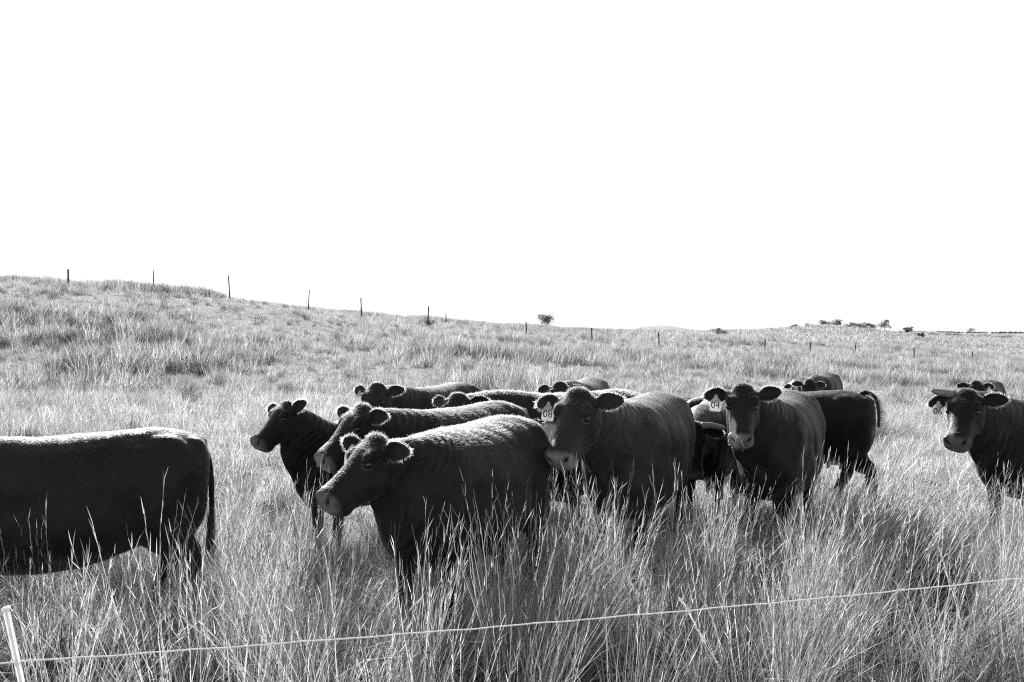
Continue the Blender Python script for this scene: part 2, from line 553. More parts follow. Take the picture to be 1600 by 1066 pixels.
def cow(label, S, R, poll, face, sc=1.0, hs=1.0, tone=.025, voxel=.012, hair=30000, legs=(0, 0, 0, 0),
        roll=0.0, ears=((0, 0), (0, 0)), tags=(), horns=(), white=None, tail='down', udder=False, neck_up=0.0, detail=True,
        fat=1.0, eyering=.6, wool=.35, nose=.4, deep=1.0, group='cattle standing in the tall grass'):
    """S, R: ground points under shoulders and pin bones; poll: world point; face: (yaw, pitch) of the head in degrees,
    yaw 0 = towards the camera, positive = to the left of the picture"""
    S = np.array(S, float); R = np.array(R, float)
    d = S-R
    rz = math.atan2(d[1], d[0])
    ux = np.array([math.cos(rz), math.sin(rz)])
    org = S-ux*.42*sc
    z0 = float(ground(org[0], org[1]))
    root = empty('cow', (org[0], org[1], z0), rz, sc)
    tag(root, label, 'cow', group)
    COWS.append((org, ux, sc))
    Rm = up_rot(rz)
    loc = lambda p: (np.asarray(p, float)-np.array([org[0], org[1], z0])) @ Rm / sc
    vec = lambda v: np.asarray(v, float) @ Rm
    cm, hm = coat_for(tone)
    rs = np.random.default_rng(abs(hash(label)) % (2**31) if False else sum(map(ord, label)))

    mb = MB()
    ex, ey, ez = np.eye(3)
    # ---- trunk: x, top, bottom, half width
    st = np.array([
        (-.93, 1.13, .90, .11), (-.905, 1.195, .82, .18), (-.85, 1.25, .74, .235), (-.74, 1.295, .66, .275), (-.60, 1.318, .60, .295),
        (-.45, 1.312, .56, .315), (-.28, 1.295, .515, .345), (-.08, 1.282, .485, .365), (.12, 1.278, .48, .365),
        (.28, 1.282, .49, .335), (.42, 1.285, .51, .30), (.54, 1.265, .545, .265), (.64, 1.20, .58, .225), (.72, 1.10, .62, .17), (.78, .99, .69, .11)])
    xs = np.concatenate([np.linspace(st[k, 0], st[k+1, 0], 4)[:-1] for k in range(len(st)-1)]+[[st[-1, 0]]])
    tp, bt, wd = (np.interp(xs, st[:, 0], st[:, k]) for k in (1, 2, 3))
    bt = bt-np.interp(xs, [-.9, -.7, -.45, -.1, .3, .6, .72, .78], [0, .02, .05, .085, .10, .10, .07, .03])*deep
    mid = bt+(tp-bt)*.50
    wd = wd*fat
    loft(mb, np.stack([xs, 0*xs, mid], 1), np.tile(ez, (len(xs), 1)), np.tile(-ey, (len(xs), 1)), tp-mid, mid-bt, wd, 28, .86)
    for s in (-1, 1):
        ellipsoid(mb, (.40, s*.195, .92), (ex*.20, ey*.115, ez*.28))          # shoulder
        ellipsoid(mb, (.50, s*.16, .80), (ex*.16, ey*.12, ez*.17))            # point of shoulder
        ellipsoid(mb, (-.63, s*.165, .98), (ex*.26, ey*.15, ez*.30))         # thigh
        ellipsoid(mb, (-.46, s*.205, 1.13), (ex*.14, ey*.075, ez*.09))     # hook bone
        ellipsoid(mb, (-.76, s*.145, .86), (ex*.16, ey*.12, ez*.30))          # hamstring
        ellipsoid(mb, (-.84, s*.115, 1.17), (ex*.07, ey*.06, ez*.08))         # pin bone
        ellipsoid(mb, (0, s*.22*fat, .74), (ex*.42, ey*.165, ez*.25))         # barrel
    ellipsoid(mb, (-.83, 0, 1.205), (ex*.10, ey*.06, ez*.045))                # tail head
    # ---- legs
    fl = [(.40, .20, .92), (.41, .185, .70), (.435, .165, .43), (.43, .16, .40), (.44, .155, .15), (.47, .155, .06), (.49, .155, .0)]
    fr = [(.17, .11), (.115, .095), (.068, .062), (.066, .060), (.050, .045), (.050, .046), (.060, .055)]
    hl = [(-.64, .17, .98), (-.58, .18, .72), (-.72, .165, .53), (-.79, .155, .47), (-.735, .15, .15), (-.70, .15, .06), (-.68, .15, .0)]
    hr = [(.25, .14), (.20, .125), (.115, .078), (.072, .057), (.051, .046), (.050, .046), (.060, .055)]
    feet = []
    for k, (ch, rr, off, s) in enumerate(((fl, fr, legs[0], 1), (fl, fr, legs[1], -1), (hl, hr, legs[2], 1), (hl, hr, legs[3], -1))):
        P = np.array(ch, float); P[:, 1] *= s
        w = np.clip((P[0, 2]-P[:, 2])/P[0, 2], 0, 1)
        P[:, 0] += off*w**1.2
        if off > .12 and k < 2: P[2:, 2] += .02
        Q = catmull(P, 4)
        ra = np.interp(np.linspace(0, len(rr)-1, len(Q)), range(len(rr)), [a for a, b in rr])
        rb = np.interp(np.linspace(0, len(rr)-1, len(Q)), range(len(rr)), [b for a, b in rr])
        T, U, Rr = frames(Q, (1, 0, 0))
        loft(mb, Q, U, Rr, ra, ra, rb, 14)
        feet.append(P[-1])
    # ---- head frame
    yaw, pit = map(math.radians, face)
    f = np.array([-math.sin(yaw)*math.cos(pit), -math.cos(yaw)*math.cos(pit), -math.sin(pit)])
    r = nrm(np.cross(f, (0, 0, 1)))
    u = np.cross(r, f)
    if roll:
        a = math.radians(roll)
        r, u = r*math.cos(a)+u*math.sin(a), u*math.cos(a)-r*math.sin(a)
    f, r, u = vec(f), vec(r), vec(u)          # r points to the animal's right
    P0 = loc(poll)
    k = hs
    H = lambda s, l, h: P0+(f*s+r*l+u*h)*k
    hd = np.array([
        (-.045, .02, -.08, .075), (-.015, .062, -.13, .112), (.04, .086, -.18, .132), (.10, .090, -.215, .138), (.155, .084, -.225, .131),
        (.21, .072, -.215, .117), (.27, .062, -.195, .104), (.33, .056, -.173, .097), (.385, .054, -.157, .098), (.43, .055, -.148, .107),
        (.462, .048, -.134, .107), (.487, .028, -.112, .094), (.50, -.004, -.084, .068)])
    ss = np.linspace(-.045, .50, 40)
    ht, hb, hw = (np.interp(ss, hd[:, 0], hd[:, c]) for c in (1, 2, 3))
    va = rs.uniform(-1, 1, 4)
    hw = hw*(1+.06*va[0]+.09*va[1]*(ss-.2)/.3); hb = hb*(1+.08*va[2]); ht = ht+.014*va[3]*np.exp(-((ss-.10)/.10)**2)
    hm_ = (ht+hb)/2
    C = P0+(np.outer(ss, f)+np.outer(hm_, u))*k
    loft(mb, C, np.tile(u, (40, 1)), np.tile(r, (40, 1)), (ht-hm_)*k, (hm_-hb)*k, hw*k, 20, .82)
    E = lambda s, l, h, a, b, c: ellipsoid(mb, H(s, l, h), (f*a*k, r*b*k, u*c*k))
    E(-.005, 0, .050, .055, .085, .055)
    E(.41, 0, -.128, .062, .078, .040)
    for s in (-1, 1):
        E(.125, s*.100, .056, .055, .034, .030)
        E(.15, s*.088, -.12, .10, .045, .09)
        E(.458, s*.060, .008, .038, .042, .040)
        E(.03, s*.12, .015, .035, .035, .035)
    # ---- neck
    A = np.array([.36, 0, .985]); Bn = H(.05, 0, -.075)
    Lh = np.linalg.norm(Bn-A)
    c1 = A+np.array([.42, 0, .10+neck_up])*Lh; c2 = Bn-(f*.25+u*-.55)*.0-nrm(nrm(Bn-A)*.8+f*.25-u*.1)*Lh*.28
    t = np.linspace(0, 1, 16)[:, None]
    NP = (1-t)**3*A+3*(1-t)**2*t*c1+3*(1-t)*t*t*c2+t**3*Bn
    T = nrm(np.gradient(NP, axis=0))
    U0 = (1-t)*ez+t*u*.9
    U = nrm(U0-T*(U0*T).sum(1, keepdims=True)); Rn = np.cross(T, U)
    tt = t[:, 0]
    na = np.interp(tt, [0, .3, .6, .85, 1], [.30, .265, .205, .155, .12])
    nb = np.interp(tt, [0, .3, .6, .85, 1], [.39, .39, .355, .275, .19])
    nw = np.interp(tt, [0, .3, .6, .85, 1], [.23, .205, .17, .135, .11])
    loft(mb, NP, U, Rn, na, nb, nw, 22)
    # dewlap
    th0 = H(.20, 0, -.15)
    m1 = NP[9]-U[9]*nb[9]*.96; m2 = NP[5]-U[5]*nb[5]*1.0
    Dp = catmull([th0, m1, m2, np.array([.72, 0, .64]), np.array([.60, 0, .50])], 4)
    T2, U2, R2 = frames(Dp, (0.2, 0, -1))
    sd = np.interp(np.linspace(0, 1, len(Dp)), [0, .3, .6, 1], [.03, .05, .07, .09])
    loft(mb, Dp, U2, R2, sd, sd, sd*.55+.01, 10)

    # ---- fuse into one continuous body
    tmp = mesh_obj('body', mb.verts(), mb.F)
    rm = tmp.modifiers.new('r', 'REMESH'); rm.mode = 'VOXEL'; rm.voxel_size = voxel; rm.use_smooth_shade = True
    sm = tmp.modifiers.new('s', 'SMOOTH'); sm.factor = .5; sm.iterations = max(3, int(6*(.012/voxel)**2))
    dg = bpy.context.evaluated_depsgraph_get()
    me = bpy.data.meshes.new_from_object(tmp.evaluated_get(dg))
    bpy.data.meshes.remove(tmp.data)
    me.name = 'body'
    if detail:      # twice the resolution on the head
        bm = bmesh.new(); bm.from_mesh(me)
        iP, if_, ir, iu = Vector(P0), Vector(f), Vector(r), Vector(u)
        es = set()
        for fc in bm.faces:
            q = fc.calc_center_median()-iP
            s_, l_, h_ = q.dot(if_)/k, q.dot(ir)/k, q.dot(iu)/k
            if -.02 < s_ < .56 and abs(l_) < .18 and -.25 < h_ < .15:
                es.update(fc.edges)
        bmesh.ops.subdivide_edges(bm, edges=list(es), cuts=1, use_grid_fill=True, smooth=0)
        bm.to_mesh(me); bm.free()
    nv = len(me.vertices)
    V = np.empty(nv*3); me.vertices.foreach_get('co', V); V = V.reshape(-1, 3)
    ed = np.empty(len(me.edges)*2, np.int32); me.edges.foreach_get('vertices', ed); ed = ed.reshape(-1, 2)
    qq = (V-P0)/k
    hs0 = qq @ f
    wts = 1-np.clip((hs0+.10)/.08, 0, 1)*np.clip((.30-np.linalg.norm(qq-np.outer(hs0, f), axis=1))/.05, 0, 1)*(hs0 < .7)
    wts *= np.clip((V[:, 2]-.35)/.2, .15, 1)
    deg = np.bincount(ed.reshape(-1), minlength=nv).astype(float)
    for _ in range(int(18*(.012/voxel)**2)):
        A_ = np.stack([(np.bincount(ed[:, 0], V[ed[:, 1], c_], nv)+np.bincount(ed[:, 1], V[ed[:, 0], c_], nv))/deg for c_ in range(3)], 1)
        V = V+(A_-V)*(.6*wts)[:, None]
    me.vertices.foreach_set('co', V.reshape(-1)); me.update()
    Nn = np.empty(nv*3); me.vertex_normals.foreach_get('vector', Nn); Nn = Nn.reshape(-1, 3)
    q = (V-P0)/k
    s_, l_, h_ = q @ f, q @ r, q @ u
    inhead = (s_ > -.06) & (s_ < .58) & (np.abs(l_) < .19) & (h_ > -.27) & (h_ < .15)
    gauss = lambda ds, dl, dh: np.exp(-(ds**2+dl**2+dh**2))*inhead
    disp = np.zeros(nv)
    mask = np.zeros((nv, 4)); mask[:, 3] = 1
    al = np.abs(l_)
    # nostrils, mouth, eye sockets with lids
    no = gauss((s_-.478)/.026, (al-.058-(h_-.0)*.6)/.014, (h_-.006)/.020)
    disp -= .026*no
    mo = np.exp(-((h_+.090+.14*np.maximum(0, .475-s_))/.0065)**2)*np.clip((s_-.33)/.04, 0, 1)*inhead*(h_ < 0)
    disp -= .011*mo
    ey_s, ey_h = .165, .022
    er = np.sqrt(((s_-ey_s)/1.25)**2+((h_-ey_h)/.9)**2)
    near = inhead*(al > .06)
    disp -= .009*np.exp(-(er/.024)**2)*near
    disp += .004*np.exp(-((er-.034)/.009)**2)*near*(h_ > ey_h-.01)
    disp -= .006*np.exp(-((s_-.235)/.04)**2-((h_+.02)/.03)**2)*near     # hollow in front of the eye
    # curls on the forehead
    cur = np.clip((.13-s_)/.10, 0, 1)*inhead*(h_ > -.02)
    disp += .007*cur*(noise2(l_*70+3*s_*40, s_*75)-.4)
    # skin folds where neck and shoulder meet, ribs and lumps
    ax = nrm(Bn-A)
    tn = (V-A) @ ax/Lh
    side = np.abs((V-A)@ey-((V-A)@ax)*(ax@ey))
    fold = np.exp(-((tn-.50)/.30)**2)*np.clip((side-.06)/.08, 0, 1)
    ph = tn*34+V[:, 2]*5+9*noise2(V[:, 0]*4+9, V[:, 2]*4)
    disp += .0042*fold*np.sin(ph*1.35)*(.5+noise2(V[:, 2]*5, tn*7))
    body = 1-np.clip(inhead*1.0, 0, 1)
    disp += body*.024*(fbm(V[:, 0]*5+31+rs.random()*9, V[:, 2]*5+V[:, 1]*3, 3)-.5)
    rib = np.exp(-((V[:, 0]+.02)/.28)**2)*np.exp(-((V[:, 2]-.88)/.22)**2)
    disp += .0012*rib*np.sin(V[:, 0]*52+V[:, 2]*6)
    fk = np.exp(-((V[:, 0]+.36)/.09)**2-((V[:, 2]-1.10)/.11)**2)*(np.abs(V[:, 1]) > .15)   # hungry hollow
    disp -= .010*fk
    av = np.abs(V[:, 1])
    G2 = lambda x0, sx, z0_, sz: np.exp(-((V[:, 0]-x0)/sx)**2-((V[:, 2]-z0_)/sz)**2)*body*(av > .10)
    disp -= .014*G2(.20, .05, .86, .24)+.010*G2(-.40-.0, .06, .80, .16)           # crease behind the shoulder, flank fold
    disp += .008*G2(.36, .07, 1.10, .13)            # hook bone, shoulder blade
    disp -= .009*G2(-.32, .09, 1.10, .08)+.010*G2(-.66, .06, 1.12, .07)           # hollow flank, loin to thurl
    disp += .012*G2(-.66, .13, .88, .16)                                          # thigh muscle
    V = V+Nn*disp[:, None]
    me.vertices.foreach_set('co', V.reshape(-1))
    # masks
    lea = np.clip((s_-.432-.5*np.maximum(0, np.abs(h_+.02)-.045)+.012*(noise2(l_*60, h_*60)-.5))/.055, 0, 1)*inhead
    mask[:, 0] = np.clip(lea-1.0*no*1.6, 0, 1)*nose*(.75+.5*noise2(l_*40+7, h_*40))
    mask[:, 3] = 1-np.clip(no*1.5+mo*.5, 0, 1)*.9
    ring = np.exp(-((er-.024)/.007)**2)*near*np.clip(.35-(s_-ey_s)*-22, .15, 1)
    mask[:, 2] = np.clip(ring*eyering, 0, 1)
    if white:
        for kind in white:
            if kind == 'blaze': wm = np.clip(1.4-np.abs(l_-.02+.012*np.sin(s_*60))/.030, 0, 1)*np.clip((s_-.20)/.05, 0, 1)*np.clip((.47-s_)/.03, 0, 1)*(h_ > -.05)*inhead
            if kind == 'side': wm = np.clip((l_-.030-.35*np.maximum(0, .36-s_))/.012, 0, 1)*np.clip((s_-.26)/.06, 0, 1)*inhead
            if kind == 'star': wm = np.exp(-((s_-.07)/.03)**2-((l_-.08)/.02)**2)*(h_ > 0)*inhead
            if kind == 'snip': wm = np.exp(-((s_-.40)/.05)**2-((l_-.03)/.018)**2)*(h_ > 0)*inhead
            if kind == 'face': wm = np.clip((s_-.02+.06*(noise2(l_*25, s_*25)-.5))/.05, 0, 1)*np.clip((.455-s_)/.02, 0, 1)*inhead
            if kind == 'patchy': wm = np.clip((noise2(l_*22+3, s_*18+h_*10)-.42)*8, 0, 1)*np.clip(s_/.05, 0, 1)*inhead
            if kind == 'brisket': wm = np.exp(-((V[:, 0]-.74)/.08)**2-((V[:, 2]-.80)/.14)**2)*1.3
            mask[:, 1] = np.clip(mask[:, 1]+wm, 0, 1)
    ca = me.color_attributes.new('mask', 'FLOAT_COLOR', 'POINT')
    ca.data.foreach_set('color', mask.reshape(-1).astype(np.float32))
    me.materials.clear(); me.materials.append(cm)
    me.polygons.foreach_set('use_smooth', [True]*len(me.polygons))
    me.update()
    bo = bpy.data.objects.new('body', me); COL.objects.link(bo); bo.parent = root

    # ---- ears
    hr_roots, hr_dirs, hr_len = [], [], []
    for i, s in enumerate((1, -1)):           # 1 = animal's right
        lift, back = ears[i][0]+rs.uniform(-.10, .10), ears[i][1]+rs.uniform(-.12, .12)
        fh = nrm(f-ez*f[2])
        l = nrm(r*s*.95 - fh*(.22+back) + ez*(.02+lift))
        nv_ = fh*.85+r*s*.25+ez*.12
        nfw = nrm(nv_-l*(nv_@l))                                 # open side faces forward
        w = np.cross(nfw, l)
        rt = H(.035, s*.125, .012)
        VV, FF, rim = ear_mesh(rt, l, nfw, w, rs.uniform(.178, .195)*k, rs.uniform(.058, .068)*k)
        eo = mesh_obj('ear', VV, FF, cm, root)
        ec = eo.data.color_attributes.new('mask', 'FLOAT_COLOR', 'POINT')
        ec.data.foreach_set('color', np.tile(np.array([0, 0, 0, 1], np.float32), len(VV)))
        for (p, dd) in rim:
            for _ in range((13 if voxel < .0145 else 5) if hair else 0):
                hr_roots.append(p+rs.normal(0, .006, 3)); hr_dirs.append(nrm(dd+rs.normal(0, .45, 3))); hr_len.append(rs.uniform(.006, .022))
        # inner and outer ear hair
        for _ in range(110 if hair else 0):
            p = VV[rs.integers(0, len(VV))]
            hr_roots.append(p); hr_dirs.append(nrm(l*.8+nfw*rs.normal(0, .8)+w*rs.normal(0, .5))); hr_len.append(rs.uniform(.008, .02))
        for (ts, txt, small) in tags:
            if ts != s: continue
            anchor = rt+l*(.085*k)+nfw*.024*k-ez*.012
            tn_ = nrm(nfw*.55+vec((-.25 if s > 0 else .1, -1, .12))*.8)
            tu = nrm(np.array([0, 0, 1.0])-tn_*tn_[2]+l*.12*rs.uniform(-1, 1))
            tu = nrm(tu-tn_*(tu@tn_)); tr = np.cross(tu, tn_)
            sh = [(-.008, .010), (.008, .010), (.015, -.012), (.036, -.036), (.041, -.048), (.041, -.106), (.034, -.115), (-.034, -.115), (-.041, -.106), (-.041, -.048), (-.036, -.036), (-.015, -.012)]
            TV = [anchor+tr*x*1.12+tu*y*1.08+tn_*zz*.0016 for zz in (1, -1) for x, y in sh]
            n_ = len(sh)
            TF = [tuple(range(n_))[::-1], tuple(range(n_, 2*n_))]+[(a, (a+1) % n_, n_+(a+1) % n_, n_+a) for a in range(n_)]
            to = mesh_obj('ear_tag', TV, TF, M['tagp'], root, False)
            bb = MB(); ellipsoid(bb, anchor+tn_*.003, (tr*.009, tu*.009, tn_*.005), 6, 10)
            bb.obj('tag_button', M['tagp'], to)
            for body_, size, yy in ((txt, .074, -.076), (small, .020, -.113)):
                if not body_: continue
                tm = text_mesh(body_, size)
                tm.materials.append(M['ink'])
                Mx = Matrix(((tr[0], tu[0], tn_[0], 0), (tr[1], tu[1], tn_[1], 0), (tr[2], tu[2], tn_[2], 0), (0, 0, 0, 1)))
                c = anchor+tu*yy+tn_*.0025
                no_ = bpy.data.objects.new('numeral', tm); COL.objects.link(no_)
                tm.transform(Matrix.Translation(Vector(c)) @ Mx)
                no_.parent = to
    # ---- eyes
    for s in (1, -1):
        cand = (np.sign(l_) == s)*near*np.exp(-(er/.012)**2)
        if cand.sum() > 0:
            c = (V*cand[:, None]).sum(0)/cand.sum()
        else:
            c = H(ey_s, s*.10, ey_h)
        eb = MB(); c = c+r*s*.002*k
        ellipsoid(eb, c, (f*.028*k, u*.024*k, r*s*.022*k), 10, 16)
        eb.obj('eye', M['eye'], root)
    # ---- horns
    for (s, bend_up, Lh_) in horns:
        b0 = H(-.005, s*.085, .045)
        d1 = nrm(r*s+u*.15); d2 = nrm(r*s*.8+u*bend_up+f*.25)
        P = catmull([b0, b0+d1*Lh_*.4, b0+d1*Lh_*.55+d2*Lh_*.3, b0+d1*Lh_*.55+d2*Lh_*.55+u*.02*bend_up], 5)
        hbm = MB(); rad_ = np.interp(np.linspace(0, 1, len(P)), [0, .3, .75, 1], [.038, .034, .024, .010])*k
        tube(hbm, P, rad_, 12)
        hbm.obj('horn', M['horn'], root)
    # ---- hooves
    for p in feet:
        hb_ = MB()
        for s in (-1, 1):
            Q = np.array([p+(-.03, s*.026, .075), p+(-.005, s*.028, .04), p+(.03, s*.028, .0)])
            tube(hb_, Q, [.026, .031, .034], 8, (1, 0, 0), [.04, .052, .06])
        hb_.obj('hoof', M['hoof'], root)
    # ---- tail
    tb = MB()
    if tail == 'flick':
        TP = catmull([(-.76, 0, 1.265), (-.85, .0, 1.295), (-.93, .01, 1.235), (-.965, .02, 1.10), (-.965, .03, .92)], 6)
    else:
        TP = catmull([(-.74, 0, 1.235), (-.85, 0, 1.215), (-.92, .0, 1.12), (-.95, .005, .95), (-.955, .01, .70), (-.945, .015, .58)], 6)
    tr_ = np.interp(np.linspace(0, 1, len(TP)), [0, .25, 1], [.030, .025, .015])
    tube(tb, TP, tr_, 10, (1, 0, 0.1))
    to = tb.obj('tail', cm, root)
    ec = to.data.color_attributes.new('mask', 'FLOAT_COLOR', 'POINT')
    ec.data.foreach_set('color', np.tile(np.array([0, 0, 0, 1], np.float32), len(to.data.vertices)))
    n = 500
    rts = TP[-1]+rs.normal(0, .012, (n, 3)); rts[:, 2] += rs.uniform(0, .16, n)
    if tail == 'flick':
        rts = TP[rs.integers(int(len(TP)*.25), len(TP), n)]+rs.normal(0, .012, (n, 3))
        dd = nrm(np.array([-.55, .1, -.25])+rs.normal(0, .28, (n, 3))); ll = rs.uniform(.04, .15, n)
    else:
        dd = nrm(np.array([0, 0, -1.0])+rs.normal(0, .10, (n, 3))); ll = rs.uniform(.12, .32, n)
    make_hair('tail_switch', rts, dd, ll, M['fringe'] if tail == 'flick' else hm, to, .0011, np.tile(np.array([0, 0, -.3]), (n, 1)))  # lifted tail takes the paler hair, back light put into its colour
    if udder:
        ub = MB()
        ellipsoid(ub, (-.50, 0, .60), (ex*.17, ey*.12, ez*.12))
        uo = ub.obj('udder', M['skin'], root)
        for sx, sy in ((-.07, -.06), (.06, -.06), (-.07, .06), (.06, .06)):
            tb2 = MB(); tube(tb2, [(-.50+sx, sy, .54), (-.50+sx, sy, .49), (-.495+sx, sy, .445)], [.016, .015, .010], 8, (1, 0, 0))
            tb2.obj('teat', M['skin'], uo)
    # ---- coat: short hair all over
    if hair:
        me.calc_loop_triangles()
        nt = len(me.loop_triangles)
        tri = np.empty(nt*3, np.int32); me.loop_triangles.foreach_get('vertices', tri); tri = tri.reshape(-1, 3)
        a, b, c = V[tri[:, 0]], V[tri[:, 1]], V[tri[:, 2]]
        cr = np.cross(b-a, c-a); area = np.linalg.norm(cr, axis=1)/2
        nn = nrm(cr)
        cen = (a+b+c)/3
        wgt = area*np.where(cen[:, 2] < .45, .25, 1.0)
        topw = np.clip((nn[:, 2]-.2)*2, 0, 1)*(cen[:, 2] > .9)
        wgt = wgt*(1+1.2*topw)
        qh = (cen-P0)/k
        sh_, lh_, hh_ = qh @ f, qh @ r, qh @ u
        ih = (sh_ > -.08) & (sh_ < .56) & (np.abs(lh_) < .18) & (hh_ > -.26) & (hh_ < .16)
        pollh = ih & (sh_ < .11) & (hh_ > -.03)
        wgt = wgt*np.where(pollh, 2.6, 1.0)*np.where(ih & (sh_ > .43), .05, 1.0)*np.where(ih & ~pollh, 1.5, 1.0)
        eyed = ih & (np.sqrt((sh_-ey_s)**2+(hh_-ey_h)**2) < .034) & (np.abs(lh_) > .06)
        wgt = np.where(eyed, 0, wgt)
        pick = rs.choice(nt, hair, p=wgt/wgt.sum())
        u1, u2 = rs.random(hair), rs.random(hair)
        sw = u1+u2 > 1; u1[sw], u2[sw] = 1-u1[sw], 1-u2[sw]
        pt = a[pick]+(b-a)[pick]*u1[:, None]+(c-a)[pick]*u2[:, None]
        np_ = nn[pick]
        flow = np.tile(np.array([-.75, 0, -.65]), (hair, 1))
        hf = ih[pick]
        flow[hf] = f*.9-u*.2
        tw = topw[pick]; pl = pollh[pick]
        clump = noise2(pt[:, 0]*22+pt[:, 1]*13, pt[:, 2]*22+pt[:, 1]*19)
        kk = np.where(pl, .5, .05+.36*wool*tw*tw+.10*(clump-.5))
        dr = nrm(np_*kk[:, None]+flow*(1-kk)[:, None]*.9+rs.normal(0, .09, (hair, 3))+np.where(pl, .35, 0)[:, None]*rs.normal(0, 1, (hair, 3)))
        dn = (dr*np_).sum(1)
        dr = nrm(dr+np_*np.clip(.07-dn, 0, None)[:, None])
        ln = rs.uniform(.007, .013, hair)*(1+1.1*wool*tw)*(.7+.6*clump)
        ln = np.where(pl, rs.uniform(.010, .026, hair), ln)
        ln = np.where(hf & ~pl, ln*.6, ln)
        # a few whiskers round the muzzle
        wsk = np.where(ih & (sh_ > .41) & (hh_ < -.03))[0]
        if len(wsk):
            pk = rs.choice(wsk, 60)
            hr_roots += list(cen[pk]); hr_dirs += list(nrm(nn[pk]+f*.3+rs.normal(0, .3, (60, 3)))); hr_len += list(rs.uniform(.006, .016, 60))
        tz = (np_[:, 2] > .72) & (pt[:, 2] > 1.0) & (rs.random(hair) < np.clip(wool*(.35+1.1*(clump-.3))+.05, 0, .9)) | (pl & (rs.random(hair) < .22*(.4+wool)))  # up-facing and poll hairs split off to carry the painted rim light
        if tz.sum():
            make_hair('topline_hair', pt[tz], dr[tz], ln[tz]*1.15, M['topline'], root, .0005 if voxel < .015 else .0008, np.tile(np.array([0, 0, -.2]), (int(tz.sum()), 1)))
        rt_, dr_, ln_ = pt[~tz], dr[~tz], ln[~tz]
        ne = len(hr_roots)
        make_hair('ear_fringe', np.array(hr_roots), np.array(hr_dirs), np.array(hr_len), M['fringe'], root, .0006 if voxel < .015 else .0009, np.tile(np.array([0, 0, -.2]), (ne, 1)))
        make_hair('coat', rt_, dr_, ln_, hm, root, .00045 if voxel < .015 else .0008, np.tile(np.array([0, 0, -.25]), (len(rt_), 1)))
    print('COW', label[:40], 'neck', round(float(Lh), 2), 'tris', len(me.polygons)*2)
    return root


def head_at(px, py, Y): return (W(px, Y), Y, WZ(py, Y))


cow('black cow in side view beside white plastic post, tail hanging, head out of sight',
    (W(20, 6.40)-.14, 6.36), (W(312, 6.85)-.12, 6.80), (-4.27, 6.3, 1.25), (85, 50), sc=1.0, tone=.013, hair=60000, voxel=.0125, fat=.95, legs=(.05, .10, -.06, .16))
cow('young dark cow lifting her head in profile, pale blank tag in far ear',
    (W(512, 8.85), 8.9), (-.55, 10.15), head_at(453, 640, 8.6), (45, 38), sc=.90, hs=.98, tone=.009, nose=0.3, hair=40000, tags=((1, '', ''),), ears=((.15, -.3), (.9, .3)), eyering=.45)
cow('dark cow looking over the front cow, pale whiskered muzzle and tagged ear',
    (W(655, 8.5), 8.5), (W(836, 9.9), 9.75), head_at(572, 649, 8.0), (52, 40), sc=1.0, hs=1.09, tone=.011, nose=0.65, hair=50000, tags=((1, '0', ''),), ears=((.18, -.5), (.15, .1)), wool=.9)
cow('front cow with woolly back, head low and round numeral on its tag',
    (W(668, 6.42), 6.42), (W(815, 7.7), 7.55), head_at(594, 701, 6.2), (51, 36), sc=1.02, hs=.99, tone=.011, nose=0.45, hair=70000, voxel=.0115, tags=((1, '0', 'LV'),), ears=((.22, -.5), (.12, .1)), fat=1.03, wool=1.0)
cow('cow with dark curly poll facing out behind the others, smooth lit back, ears spread',
    (W(645, 12.0), 12.0), (W(742, 13.2), 13.2), head_at(592, 610, 11.4), (22, 50), sc=1.0, hs=1.12, tone=.018, hair=25000, voxel=.018, tags=((1, '', ''),), ears=((.1, .1), (.2, .1)), detail=False)
cow('cow hidden behind woolly backs, only brow, ears and long shaggy topline showing',
    (W(838, 11.0), 11.0), (W(1036, 11.6), 11.5), head_at(718, 626, 10.5), (20, 55), sc=.99, hs=1.1, tone=.016, hair=40000, voxel=.016, ears=((.1, .1), (.1, .1)), detail=False, wool=1.2)
cow('cow whose domed head and one ear rise behind the big tag 08 cow',
    (W(905, 13.9), 14.2), (W(935, 15.3), 15.6), head_at(876, 606, 13.4), (22, 50), sc=.98, hs=1.1, tone=.018, hair=20000, voxel=.018, ears=((.0, .1), (.1, .1)), detail=False)
cow('big brown-grey cow facing out with ear tag 08 and bare pale muzzle',
    (W(970, 8.25), 8.25), (W(1046, 9.55), 9.6), head_at(907, 626, 7.45), (30, 47), sc=1.07, hs=1.06, tone=.022, nose=0.85, hair=75000, voxel=.0115, tags=((1, '08', 'LV'),), ears=((.02, -.1), (.22, .1)), fat=1.05, eyering=.9, deep=1.35)
cow('white-faced calf peeping out between woolly rump and tag 08 cow',
    (W(872, 9.5), 9.55), (.85, 10.55), head_at(866, 662, 9.1), (18, 60), sc=.80, tone=.012, hair=15000, voxel=.016, white=('face',), detail=False)
cow('young cow behind the herd showing only pricked ears and a strip of dark back',
    (W(1085, 14.0), 14.1), (W(1190, 14.6), 14.7), head_at(1058, 632, 13.6), (50, 45), sc=.82, tone=.008, hair=12000, voxel=.018, ears=((.7, .3), (.6, .2)), detail=False)
cow('horned cow with head hanging low, sunlit white-looking back behind her',
    (W(1100, 10.6), 10.55), (W(1135, 11.8), 11.85), head_at(1082, 668, 9.75), (8, 70), sc=.92, hs=1.08, tone=.010, hair=30000, voxel=.014, horns=((-1, .15, .24), (1, .15, .24)), ears=((-.1, 0), (-.15, 0)))
cow('cow with white patch beside her nose, straw in mouth, hanging ear tag',
    (W(1203, 9.0), 9.0), (W(1244, 10.2), 10.25), head_at(1161, 616, 8.45), (16, 44), sc=1.05, hs=1.0, tone=.010, nose=0.5, hair=60000, voxel=.0118, tags=((1, '04', ''),), white=('side',), ears=((.05, -.1), (.30, -.1)), legs=(.0, -.05, .05, -.05))
